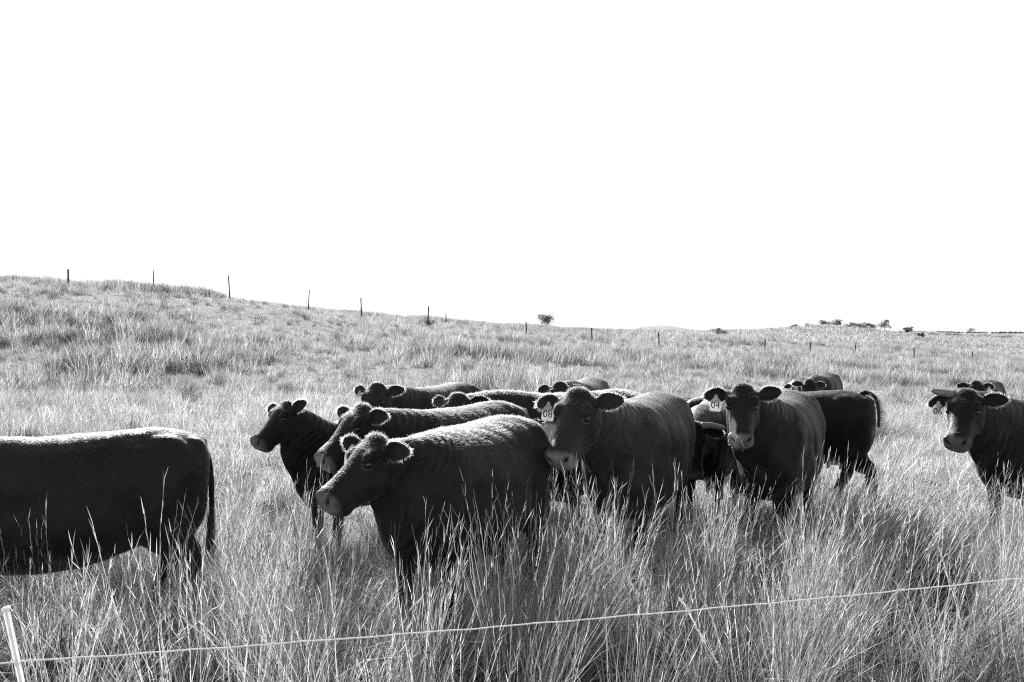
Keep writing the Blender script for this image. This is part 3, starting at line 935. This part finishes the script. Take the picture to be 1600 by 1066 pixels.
cow('black cow walking away behind straw-chewing cow, pale udder, tail lifted at the root',
    (W(1175, 11.4), 11.45), (W(1340, 10.95), 10.95), (1.88, 11.75, 1.0), (100, 50), sc=1.0, tone=.007, hair=35000, voxel=.014, udder=True, tail='flick', legs=(.1, -.1, -.22, .30), detail=False)
cow('distant dark cow with knobbly poll and light-edged ear beyond walking cow',
    (W(1280, 20.6), 20.7), (W(1302, 22.0), 22.0), head_at(1264, 599, 20.0), (14, 48), sc=.95, hs=1.1, tone=.009, hair=9000, voxel=.02, detail=False, group='cattle far behind the herd')
cow('distant calf with blotched white and dark face beside dark cow',
    (W(1249, 21.0), 21.2), (W(1254, 22.3), 22.3), head_at(1245, 602, 20.5), (10, 52), sc=.84, tone=.012, hair=6000, voxel=.02, white=('patchy',), detail=False, group='cattle far behind the herd')
cow('black horned cow with ear tag 06 and white flecks on brow and nose',
    (W(1578, 9.2), 9.15), (6.1, 10.05), head_at(1511, 624, 8.55), (38, 43), sc=1.04, hs=1.0, tone=.006, nose=0.3, hair=55000, voxel=.012, tags=((1, '06', ''),), white=('star', 'snip'), horns=((1, .5, .17),), ears=((-.12, -.1), (.18, -.05)))
cow('distant black cow standing behind the horned cow with tag 06',
    (W(1536, 18.6), 18.8), (W(1556, 20.0), 20.0), head_at(1524, 602, 18.0), (14, 48), sc=.93, hs=1.1, tone=.008, hair=8000, voxel=.02, white=None, tags=((-1, '', ''),), detail=False, group='cattle far behind the herd')


# ---------------------------------------------------------------- fences
def t_post(x, y, h, lean, wood=False):
    z = float(ground(x, y))
    o = empty('fence_post', (x, y, z-.02))
    o.rotation_euler = (0, math.radians(lean), random.uniform(-.5, .5))
    mb = MB()
    if wood:
        n = 10
        P = np.array([(random.uniform(-.006, .006), 0, q) for q in np.linspace(-.3, h, 8)])
        tube(mb, P, [.062, .06, .06, .058, .058, .056, .056, .05], n, (1, 0, 0))
        mb.obj('stem', M['wood'], o)
    else:
        mb.box((-.042, -.004, -.3), (.042, .004, h)); mb.box((-.005, .004, -.3), (.005, .045, h))
        mb.obj('stem', M['steel'], o, False)
        sb = MB()
        for q in np.arange(.15, h-.05, .054*2): sb.box((-.012, -.012, q), (.012, -.004, q+.03))
        tag(sb.obj('stud_row', M['steel'], o, False), kind='stuff')
        for q in (.45, .75, 1.02):
            if q > h-.05: continue
            cb = MB(); tube(cb, [(-.046, -.006, q), (0, -.014, q+.01), (.046, -.006, q)], .004, 5, (0, 0, 1)); cb.obj('wire_clip', M['steel'], o)
    return o


POSTS = [(107, 420, 432), (241, 421, 444), (359, 430, 458), (482, 452, 473), (565, 465, 487), (668, 478, 504), (697, 491, 503), (823, 502, 520),
         (925, 512, 525), (1030, 522, 533), (1195, 530, 545), (1266, 537, 552), (1337, 546, 555), (1429, 548, 563), (1520, 555, 566)]
ORD = 'first second third fourth fifth sixth seventh eighth ninth tenth eleventh twelfth thirteenth fourteenth'.split()
POST_LABEL = ['thick wooden fence post standing on the hill crest, first of the line', None]
for i, (px, yt, yb) in enumerate(POSTS):
    uu = (px-800)/FPX
    t_ = (24.5+55*uu)/(59.2-20*uu)
    Y = 55+20*t_
    if px == 697: Y += 14
    X = uu*Y
    zt = WZ(yt, Y)
    z = float(ground(X, Y))
    h = min(max(zt-z, .95), 1.75)
    o = t_post(X, Y, h, random.uniform(-3.5, 3.5) if i != 1 else -4, i == 0)
    if i == 0: tag(o, POST_LABEL[0], 'fence post', 'pasture fence posts')
    elif False: tag(o, 'thin dark steel fence post standing against white sky on hill crest', 'fence post', 'pasture fence posts')
    elif px == 697: tag(o, 'short pale-looking steel post just beyond the fence line on slope', 'fence post', 'pasture fence posts')
    elif i == 5: tag(o, 'steel fence post with a low dark bush at its foot', 'fence post', 'pasture fence posts')
    else: tag(o, 'thin dark steel post, %s in the fence line counting from the thick wooden post' % ORD[i if i < 6 else i-1], 'fence post', 'pasture fence posts')

# step-in post and rope in front
PY = 3.42
ptop = np.array([W(9, PY), PY, WZ(950, PY)]); pm = np.array([W(31, PY), PY+.01, WZ(1066, PY)])
dirp = nrm(ptop-pm)
pbase = ptop-dirp*(ptop[2]/dirp[2])
post = empty('step_in_post', tuple(pbase))
qz = Vector(dirp).to_track_quat('Z', 'Y'); post.rotation_mode = 'QUATERNION'; post.rotation_quaternion = qz
tag(post, 'white plastic step-in fence post leaning in the foreground grass', 'fence post')
HT = float(np.linalg.norm(ptop-pbase))
mb = MB()
mb.box((-.0115, -.0035, -.02), (.0115, .0035, HT)); mb.box((-.0030, -.011, -.02), (.0030, -.0035, HT-.002)); mb.box((-.0030, .0035, -.02), (.0030, .011, HT-.002))
so = mb.obj('shaft', M['plastic'], post, False)
bv = so.modifiers.new('b', 'BEVEL'); bv.width = .0012; bv.segments = 2
cb = MB(); cb.box((-.0145, -.0125, HT-.010), (.0145, .0125, HT+.003)); co = cb.obj('cap', M['plastic'], post, False)
bv = co.modifiers.new('b', 'BEVEL'); bv.width = .002; bv.segments = 2
clip_z = []
for kz in (.19, .33, .47, .61, .75, .83, .93):
    if kz > HT-.03: continue
    lb = MB(); sgn = -1
    tube(lb, [(sgn*.008, -.003, kz), (sgn*.021, -.004, kz+.002), (sgn*.024, -.004, kz+.012), (sgn*.017, -.004, kz+.017)], [.004, .0035, .003, .002], 8, (0, 1, 0))
    lb.obj('clip', M['plastic'], post)
sb = MB(); sb.box((.0, -.006, .06), (.075, .006, .072)); sb.box((.063, -.006, .02), (.075, .006, .06)); sb.obj('foot_step', M['plastic'], post, False)
sk = MB(); tube(sk, [(0, 0, 0), (0, 0, -.12), (0, 0, -.2)], [.005, .005, .001], 8, (1, 0, 0)); sk.obj('spike', M['steel'], post)

ra = np.array([W(18, PY), PY+.014, WZ(1036.5, PY)])
RYr = 1.128*FPX/(903-HOR)
rb = np.array([W(1600, RYr), RYr, WZ(903, RYr)])
dr = (rb-ra)
tvals = np.concatenate([np.linspace(-.18, 1.25, 1500)])
base = ra+np.outer(tvals, dr)
base[:, 2] += -.020*4*tvals*(1-tvals)*((tvals > 0) & (tvals < 1))
base[:, 2] += .0012*np.sin(tvals*61)+.0008*np.sin(tvals*143)
Ld = np.linalg.norm(dr)
T, U, Rr = frames(base, (0, 0, 1))
rope = empty('fence_rope', tuple(base[0]))
tag(rope, 'white twisted rope stretched across the foreground above the grass', 'rope')
for s3 in range(3):
    ang = tvals*Ld*2*math.pi/.030+s3*2*math.pi/3
    Pp = base+U*(np.cos(ang)*.0015)[:, None]+Rr*(np.sin(ang)*.0015)[:, None]-base[0]
    rbm = MB(); tube(rbm, Pp, .0018, 5, (0, 0, 1)); rbm.obj('strand', M['rope'], rope)


# ---------------------------------------------------------------- grass
def blades(n, h0, h1, base_r, lean, w0, bend, segs=4, flop=0.0, wsd=1, seed=0, tone=(.8, 1.1), stalks=0, sh0=.8, sh1=1.0, az0=None, kinks=.16):
    """one tuft: ribbons that taper, each a loose strip; stalks carry thin spikelets"""
    rs = np.random.default_rng(seed)
    V, F, tn = [], [], []
    def ribbon(P, wid, side, tv, taper=.9):
        b = len(V)
        m = len(P)
        for i in range(m):
            w = wid*(1-taper*(i/(m-1))**2.0)
            V.append(P[i]-side*w*.5); V.append(P[i]+side*w*.5)
            tn.extend([tv]*2)
        for i in range(m-1):
            F.append((b+2*i, b+2*i+1, b+2*i+3, b+2*i+2))
    for i in range(n+stalks):
        st = i >= n
        az_ = rs.uniform(0, 2*math.pi) if az0 is None else rs.normal(az0, .7)
        rr = base_r*math.sqrt(rs.random())
        p0 = np.array([rr*math.cos(az_+rs.normal(0, .6)), rr*math.sin(az_+rs.normal(0, .6)), -.01])
        h = rs.uniform(sh0, sh1) if st else rs.uniform(h0, h1)
        ln = abs(rs.normal(0, lean))*(0.6 if st else 1)
        bd = abs(rs.normal(bend, bend*.5))*(.35 if st else 1)
        if not st and rs.random() < flop: bd += rs.uniform(.8, 1.8)
        dirh = np.array([math.cos(az_), math.sin(az_), 0])
        side = np.array([-math.sin(az_), math.cos(az_), 0]); a2 = rs.uniform(0, math.pi)
        side = nrm(side*math.cos(a2)+np.array([0, 0, .15])+dirh*math.sin(a2))
        P = [p0]; ang = ln
        sg = segs+(1 if st else 0)
        kink = rs.integers(1, sg) if (not st and rs.random() < kinks) else 99
        wob = rs.normal(0, .10 if not st else .05, (sg, 3))
        for k in range(sg):
            ang2 = ang+bd*((k+1)/sg)**1.4
            if k == kink:                       # a broken stem folds over
                ang += rs.uniform(.6, 1.6); a3 = az_+rs.normal(0, .8); dirh = np.array([math.cos(a3), math.sin(a3), 0]); ang2 = ang
            P.append(P[-1]+(dirh*math.sin(ang2)+np.array([0, 0, math.cos(ang2)])+wob[k])*h/sg)
        tv = rs.uniform(*tone)
        ribbon(P, w0*(rs.uniform(.5, .75) if st else rs.uniform(.6, 1.3)), side, tv, .55 if st else .9)
        if st:     # seed spikelets along the upper part
            up = np.array(P)
            for q in np.linspace(.62, 1.0, rs.integers(7, 12)):
                x = q*(len(up)-1); k = min(int(x), len(up)-2)
                c = up[k]+(up[k+1]-up[k])*(x-k)
                tdir = nrm(up[k+1]-up[k])
                out = nrm(tdir*1.0+rs.normal(0, .17, 3))
                L = rs.uniform(.03, .075)
                ribbon([c, c+out*L*.5, c+out*L], w0*.75, nrm(np.cross(out, rs.normal(0, 1, 3))), tv*1.05)
    me = bpy.data.meshes.new('grass_tuft')
    me.from_pydata([tuple(v) for v in V], [], F)
    at = me.attributes.new('tone', 'FLOAT', 'POINT')
    at.data.foreach_set('value', np.array(tn, np.float32))
    return me


TUFT = bpy.data.collections.new('grass_tufts')       # sources for the instances, not in the scene
KIND = {}
_cnt = 0
def add_tuft(kind, me, mat):
    global _cnt
    me.materials.append(mat)
    o = bpy.data.objects.new('tuft_%03d' % _cnt, me)
    TUFT.objects.link(o)
    KIND.setdefault(kind, []).append(_cnt); _cnt += 1


for q in range(6):
    add_tuft('tall', blades(46, .36, .74, .06, .20, .0050, .34, 4, .20, seed=10+q, kinks=.24, stalks=9, sh0=.66, sh1=.95), M['straw'])
for q in range(4):
    add_tuft('green', blades(58, .34, .70, .06, .16, .0044, .30, 4, .08, seed=20+q, kinks=.12, stalks=3, sh0=.6, sh1=.8), M['green'])
for q in range(4):
    add_tuft('stalk', blades(12, .35, .7, .05, .16, .0046, .3, 4, 0, seed=30+q, stalks=12, sh0=.75, sh1=1.02), M['straw'])
for q in range(5):
    add_tuft('mat', blades(52, .24, .50, .12, .50, .0056, .9, 4, .40, seed=40+q, kinks=.35, tone=(.75, 1.15)), M['hay'])
for q in range(3):
    add_tuft('lean', blades(34, .55, .95, .06, .12, .0048, .25, 5, 0, seed=60+q, az0=0.0, stalks=5), M['straw'])
for q in range(5):
    add_tuft('mid', blades(60, .25, .50, .17, .42, .0075, .7, 3, .25, seed=70+q), M['hay'])
for q in range(3):
    add_tuft('midtall', blades(55, .40, .80, .14, .26, .0070, .4, 3, .05, seed=80+q), M['straw'])
for q in range(4):
    add_tuft('far', blades(64, .15, .38, .38, .50, .013, .7, 2, .2, seed=90+q), M['far_grass'])
for q in range(3):
    add_tuft('fartall', blades(60, .40, .75, .26, .28, .013, .35, 3, .0, seed=100+q), M['far_grass'])
for q in range(3):
    add_tuft('weed', blades(70, .20, .55, .18, .45, .016, .4, 2, .0, seed=110+q, tone=(.8, 1.2)), M['weed'])
for q in range(3):
    add_tuft('vfar', blades(50, .3, .6, .9, .45, .06, .4, 2, .0, seed=120+q), M['far_grass'])


def gn_scatter(name, pts, rot, scl, idx, label):
    me = bpy.data.meshes.new(name)
    n = len(pts)
    me.vertices.add(n)
    me.vertices.foreach_set('co', np.asarray(pts, np.float32).reshape(-1))
    for nm, tp, arr, key in (('rot', 'FLOAT_VECTOR', rot, 'vector'), ('scl', 'FLOAT_VECTOR', scl, 'vector'), ('idx', 'INT', idx, 'value')):
        a = me.attributes.new(nm, tp, 'POINT')
        a.data.foreach_set(key, np.asarray(arr, np.int32 if tp == 'INT' else np.float32).reshape(-1))
    me.update()
    o = bpy.data.objects.new(name, me); COL.objects.link(o)
    ng = bpy.data.node_groups.new(name, 'GeometryNodeTree')
    ng.interface.new_socket('Geometry', in_out='INPUT', socket_type='NodeSocketGeometry')
    ng.interface.new_socket('Geometry', in_out='OUTPUT', socket_type='NodeSocketGeometry')
    N, L = ng.nodes, ng.links
    gi, go = N.new('NodeGroupInput'), N.new('NodeGroupOutput')
    ci = N.new('GeometryNodeCollectionInfo')
    ci.inputs['Collection'].default_value = TUFT
    ci.inputs['Separate Children'].default_value = True
    ci.inputs['Reset Children'].default_value = True
    ip = N.new('GeometryNodeInstanceOnPoints')
    ip.inputs['Pick Instance'].default_value = True
    def attr(nm, tp):
        a = N.new('GeometryNodeInputNamedAttribute'); a.data_type = tp; a.inputs['Name'].default_value = nm
        return [s for s in a.outputs if s.enabled][0]
    L.new(gi.outputs[0], ip.inputs['Points'])
    L.new(ci.outputs[0], ip.inputs['Instance'])
    L.new(attr('idx', 'INT'), ip.inputs['Instance Index'])
    e2r = N.new('FunctionNodeEulerToRotation')
    L.new(attr('rot', 'FLOAT_VECTOR'), e2r.inputs[0])
    L.new(e2r.outputs[0], ip.inputs['Rotation'])
    L.new(attr('scl', 'FLOAT_VECTOR'), ip.inputs['Scale'])
    L.new(ip.outputs[0], go.inputs[0])
    md = o.modifiers.new('scatter', 'NODES'); md.node_group = ng
    tag(o, label, 'grass', kind='stuff')
    return o


def sample(Y0, Y1, dens, marg=1.6, slope=.60):
    """points over the strip of pasture between two depths, evenly per square metre"""
    A = slope*(Y1**2-Y0**2)+2*marg*(Y1-Y0)
    n = int(A*dens)
    Y = RNG.uniform(Y0, Y1, n*3)
    half = slope*Y+marg
    keep = RNG.random(n*3) < half/(slope*Y1+marg)
    Y = Y[keep][:n]
    X = RNG.uniform(-1, 1, len(Y))*(slope*Y+marg)
    return X, Y


def pressed(X, Y):
    """0..1, how far a point lies under an animal's trunk"""
    r = np.zeros(len(X))
    for org, ux, sc in COWS:
        dx, dy = X-org[0], Y-org[1]
        a = dx*ux[0]+dy*ux[1]; b = -dx*ux[1]+dy*ux[0]
        r = np.maximum(r, np.clip((1.15-np.maximum(np.abs(a+.05)/(.95*sc), np.abs(b)/(.38*sc)))/.2, 0, 1))
    return r


def rope_front(X, Y):
    """in front of the rope the grass has been kept short"""
    yr = ra[1]+(X-ra[0])/(rb[0]-ra[0])*(rb[1]-ra[1])
    return np.clip((yr+.5-Y)/.5, 0, 1)


def choose(kinds, probs, n):
    k = RNG.choice(len(kinds), n, p=np.array(probs)/sum(probs))
    out = np.zeros(n, int)
    for i, nm in enumerate(kinds):
        s = k == i
        out[s] = RNG.choice(KIND[nm], s.sum())
    return out


def rots(n, lean_x, lean_y):
    """spin about z, then tip; euler XYZ applies z last, so tip with x and y before the spin is undone by using small angles in world axes"""
    R = np.zeros((n, 3))
    spin = RNG.uniform(0, 2*math.pi, n)
    # tip vector in tuft axes so that after the spin it points along (lean_x, lean_y)
    tx = lean_x*np.cos(-spin)-lean_y*np.sin(-spin); ty = lean_x*np.sin(-spin)+lean_y*np.cos(-spin)
    R[:, 0] = -ty; R[:, 1] = tx; R[:, 2] = spin
    return R


# -- near: long bluestem and matted grass
X, Y = sample(2.7, 9.5, 34)
cl = fbm(X*.75+4, Y*.75, 2); cl2 = fbm(X*1.6+40, Y*1.6+9, 2)
pr = pressed(X, Y); rf = rope_front(X, Y)
tallness = np.clip(.12+.85*np.clip((X+.80)/.45, 0, 1)+.45*np.clip((-2.0-X)/.4, 0, 1)*(Y > 4.4)+1.4*(cl-.5), 0, 1)*np.clip((8.9-Y)/1.0, 0, 1)
keep = RNG.random(len(X)) < np.maximum(np.clip(.18+2.9*(cl2-.34), .28, 1), .8*(pr > .1))
X, Y, cl, cl2, pr, rf, tallness = (q[keep] for q in (X, Y, cl, cl2, pr, rf, tallness))
n = len(X)
isT = RNG.random(n) < tallness*(1-pr)*(1-.8*rf)*.85
grn = RNG.random(n) < np.clip((fbm(X*.9+200, Y*.9+31, 2)-.50)*5+.12, .04, .75)
idx = np.where(isT, np.where(grn, choose(['green'], [1], n), choose(['tall', 'stalk', 'lean'], [.74, .12, .08], n)), np.where(grn & (RNG.random(n) < .4), choose(['green'], [1], n), choose(['mat', 'tall'], [.86, .14], n)))
s = RNG.uniform(.72, 1.12, n)*(1-.50*pr)*(1-.48*rf)*(.84+.45*cl)*(1+.16*np.exp(-((X-1.3)/1.3)**2-((Y-7.0)/.9)**2)-.14*np.exp(-((X+.35)/.55)**2))
wind = .10+.28*np.clip((X-.3)/3.0, 0, 1)+.35*(fbm(X*.9+70, Y*.9, 2)-.5)
gn_scatter('tall_grass', np.stack([X, Y, ground(X, Y)], 1), rots(n, wind+RNG.normal(0, .20, n), RNG.normal(0, .20, n)-.03),
           np.stack([s, s, s*RNG.uniform(.9, 1.1, n)], 1), idx, 'long dry bluestem grass with seed stalks in the foreground')
NEAR_N = n
# -- middle: shorter matted grass round and behind the herd
X, Y = sample(9.5, 27, 17, 2.0)
cl = fbm(X*.45+14, Y*.45, 3); cl2 = fbm(X*1.2+4, Y*1.2+90, 2); pr = pressed(X, Y)
keep = RNG.random(len(X)) < np.maximum(np.clip(.35+1.7*(cl2-.25), .2, 1), .9*(pr > .1))
X, Y, cl, pr = X[keep], Y[keep], cl[keep], pr[keep]
n = len(X)
tl = RNG.random(n) < np.clip((cl-.55)*3+.15, 0, .9)*np.clip((Y-11)/3, .15, 1)
idx = np.where(tl & (pr < .3), choose(['midtall', 'weed'], [.93, .07], n), choose(['mid', 'mat'], [.75, .25], n))
s = RNG.uniform(.62, 1.05, n)*(1-.35*pr)
wind = .22+.35*(fbm(X*.4+70, Y*.4, 2)-.5)
gn_scatter('meadow_grass', np.stack([X, Y, ground(X, Y)], 1), rots(n, wind+RNG.normal(0, .28, n), RNG.normal(0, .28, n)),
           np.stack([s, s, s], 1), idx, 'shorter wind-combed pale grass around and behind the herd')
# -- trodden grass under and round the animals
X, Y = sample(5.6, 15, 60, 1.0)
pr = pressed(X, Y)
keep = pr > .05
X, Y = X[keep], Y[keep]
n = len(X)
s = RNG.uniform(.35, .62, n)
gn_scatter('trodden_grass', np.stack([X, Y, ground(X, Y)], 1), rots(n, RNG.normal(.1, .4, n), RNG.normal(0, .4, n)),
           np.stack([s*1.25, s*1.25, s], 1), choose(['mat', 'mid'], [.7, .3], n), 'flattened grass trodden down beneath the cattle')
# -- hillside
X, Y = sample(27, 100, 11.0, 3.0)
cl = fbm(X*.16+54, Y*.16, 3); cl2 = fbm(X*.6+4, Y*.6+90, 2)
keep = RNG.random(len(X)) < np.clip(.35+2.0*(cl2-.25), .34, 1)
X, Y, cl, cl2 = X[keep], Y[keep], cl[keep], cl2[keep]
n = len(X)
band = np.clip((cl-.52)*5, 0, 1)
rr = RNG.random(n)
idx = np.where(rr < .08+.40*band, choose(['fartall'], [1], n), np.where(rr > .95-.40*band**2, choose(['weed'], [1], n), choose(['far', 'mid'], [.8, .2], n)))
s = RNG.uniform(.55, 1.05, n)*(.75+.5*band)
wind = .18+.3*(fbm(X*.2+70, Y*.2, 2)-.5)
gn_scatter('hill_grass', np.stack([X, Y, ground(X, Y)-.02], 1), rots(n, wind+RNG.normal(0, .12, n), RNG.normal(0, .12, n)),
           np.stack([s, s, s], 1), idx, 'patchy dry grass and weeds covering the hillside')
# -- far pasture
X, Y = sample(100, 330, .55, 6.0)
cl2 = fbm(X*.12+4, Y*.12+90, 3)
keep = RNG.random(len(X)) < np.clip(.2+2.2*(cl2-.3), .08, 1)
X, Y = X[keep], Y[keep]
n = len(X)
idx = choose(['vfar', 'fartall'], [.8, .2], n)
s = RNG.uniform(.7, 1.3, n)
gn_scatter('far_grass', np.stack([X, Y, ground(X, Y)-.05], 1), rots(n, RNG.normal(.1, .1, n), RNG.normal(0, .1, n)),
           np.stack([s*1.1, s*1.1, s*.8], 1), idx, 'far pasture grass running to the horizon')


# ---------------------------------------------------------------- trees and bushes
def leafy(name, label, cat, px, Y, wid, hgt, trunk, nl, leaf, lift, group=None, dz=0.0):
    x = W(px, Y); z = float(ground(x, Y))+dz
    rs = np.random.default_rng(int(px*7+Y))
    o = empty(name, (x, Y, z))
    tag(o, label, cat, group)
    tb = MB()
    nb = 6
    tips = []
    P = catmull([(0, 0, -.1), (.03*wid, 0, hgt*lift*.6), (0, .02*wid, hgt*lift)], 4)
    tube(tb, P, np.linspace(trunk, trunk*.7, len(P)), 8, (1, 0, 0))
    for b in range(nb):
        a = b*2*math.pi/nb+rs.uniform(-.4, .4)
        e = np.array([math.cos(a)*wid*.34*rs.uniform(.6, 1.1), math.sin(a)*wid*.34*rs.uniform(.6, 1.1), hgt*(rs.uniform(.55, .92) if lift > .2 else rs.uniform(.22, .75))])
        Q = catmull([P[-1]-(0, 0, .05*hgt), (P[-1]+e)/2+(0, 0, .04*hgt), e], 4)
        tube(tb, Q, np.linspace(trunk*.55, trunk*.12, len(Q)), 6, (.1, 1, 0))
        tips.append(e)
    tb.obj('trunk', M['bark'], o)
    V, F = [], []
    cl = [(t, rs.uniform(.20, .34)*wid) for t in tips]+[(np.array([rs.uniform(-.3, .3)*wid, rs.uniform(-.3, .3)*wid, hgt*rs.uniform(lift+.1, .92)]), rs.uniform(.14, .26)*wid) for _ in range(7)]
    for i in range(nl):
        c, r_ = cl[rs.integers(0, len(cl))]
        d = nrm(rs.normal(0, 1, 3))*r_*rs.random()**.45
        d[2] *= min(1.0, .95*hgt/wid)
        p = c+d
        if p[2] < .02: p[2] = .02
        a1, a2 = nrm(rs.normal(0, 1, 3)), nrm(rs.normal(0, 1, 3))
        s = leaf*rs.uniform(.6, 1.4)
        b = len(V)
        V += [p-a1*s, p+a2*s*.5, p+a1*s, p-a2*s*.5]
        F.append((b, b+1, b+2, b+3))
    c = mesh_obj('crown', V, F, M['leaf'], o, False)
    at = c.data.attributes.new('tone', 'FLOAT', 'POINT'); at.data.foreach_set('value', np.ones(len(V), np.float32))
    return o


leafy('oak_tree', 'lone round-crowned tree standing beyond the hill crest', 'tree', 853, 215, 4.2, 3.7, .15, 1900, .15, .3)
for px, Y, w, h, lb in ((1382, 160, 1.9, 1.2, 'darkest round bush at the right foot of the rough mound'),
                        (1307, 168, 1.4, 1.0, 'small bush standing highest on the mound against the sky'),
                        (1419, 158, 1.5, .7, 'low dark bush in grass between the mound and the field'),
                        (1263, 172, 1.2, .6, None), (1290, 170, 2.6, .7, None), (1330, 168, 2.2, .7, None), (1345, 166, 2.4, .8, None), (1360, 166, 2.0, .7, None), (1240, 175, 1.6, .6, None), (1439, 150, 1.0, .5, None),
                        (1125, 120, 1.8, .7, 'low scrubby bush left of the mound below the skyline'),
                        (672, 62.5, .8, .35, 'small dark bush at the foot of a fence post'),
                        (1455, 215, 3.2, .55, None), (1490, 225, 4.2, .6, None), (1530, 230, 4.5, .55, None), (1568, 225, 4.0, .6, None), (1408, 205, 3.0, .6, None),
                        (1517, 300, 2.6, 1.5, 'small far bush beside the pale field edge')):
    leafy('bush', lb or ('low ragged scrub bush on the rough mound' if Y < 190 else 'flat dark scrub bush on the low ridge before the pale field'), 'bush', px, Y, w*1.15, h*1.35, .03, 800, .10 if Y > 80 else .04, .1, 'bushes scattered on far pasture')

# far line of trees on the horizon, one mass
rs = np.random.default_rng(5)
V, F = [], []
for i in range(520):
    px = rs.uniform(960, 1720) if i % 3 else rs.uniform(1380, 1720)
    Yt = rs.uniform(1250, 1600)
    x = W(px, Yt); z = float(ground(x, Yt))
    big = .35+.9*fbm(np.array([px/45.0]), np.array([3.3]), 3)[0]
    hh = rs.uniform(2.2, 4.2)*big
    for k in range(34):
        d = nrm(rs.normal(0, 1, 3))*rs.random()**.4
        p = np.array([x, Yt, z+hh*.5])+d*np.array([hh*.8, hh*.8, hh*.5])
        a1, a2 = nrm(rs.normal(0, 1, 3)), nrm(rs.normal(0, 1, 3))
        b = len(V); s_ = .9
        V += [p-a1*s_, p+a2*s_*.6, p+a1*s_, p-a2*s_*.6]; F.append((b, b+1, b+2, b+3))
o = mesh_obj('far_woodland', V, F, M['leaf'], None, False)
at = o.data.attributes.new('tone', 'FLOAT', 'POINT'); at.data.foreach_set('value', np.ones(len(V), np.float32))
tag(o, 'thin dark line of far woodland along the horizon', 'woodland', kind='stuff')

# straw held in a mouth
def wisp(label, px, py, Y, k):
    p0 = np.array(head_at(px, py, Y))
    mbw = MB(); rs = np.random.default_rng(k)
    for i in range(7):
        e = p0+np.array([rs.uniform(.0, .06), rs.uniform(-.03, .0), -rs.uniform(.04, .11)])
        st_ = p0+rs.normal(0, .008, 3)
        P = catmull([st_, (st_+e)/2+rs.normal(0, .008, 3), e], 3)
        tube(mbw, P, np.linspace(.0026, .001, len(P)), 4, (.3, 1, .1))
    o = mbw.obj('straw_wisp', M['plastic'] if False else M['wisp'])
    tag(o, label, 'straw')


M['wisp'] = plain('dry_straw', .55, .6, .3, 0, 30)
wisp('wisp of pale straw hanging from mouth of white-patched cow', 1152, 680, 8.05, 3)
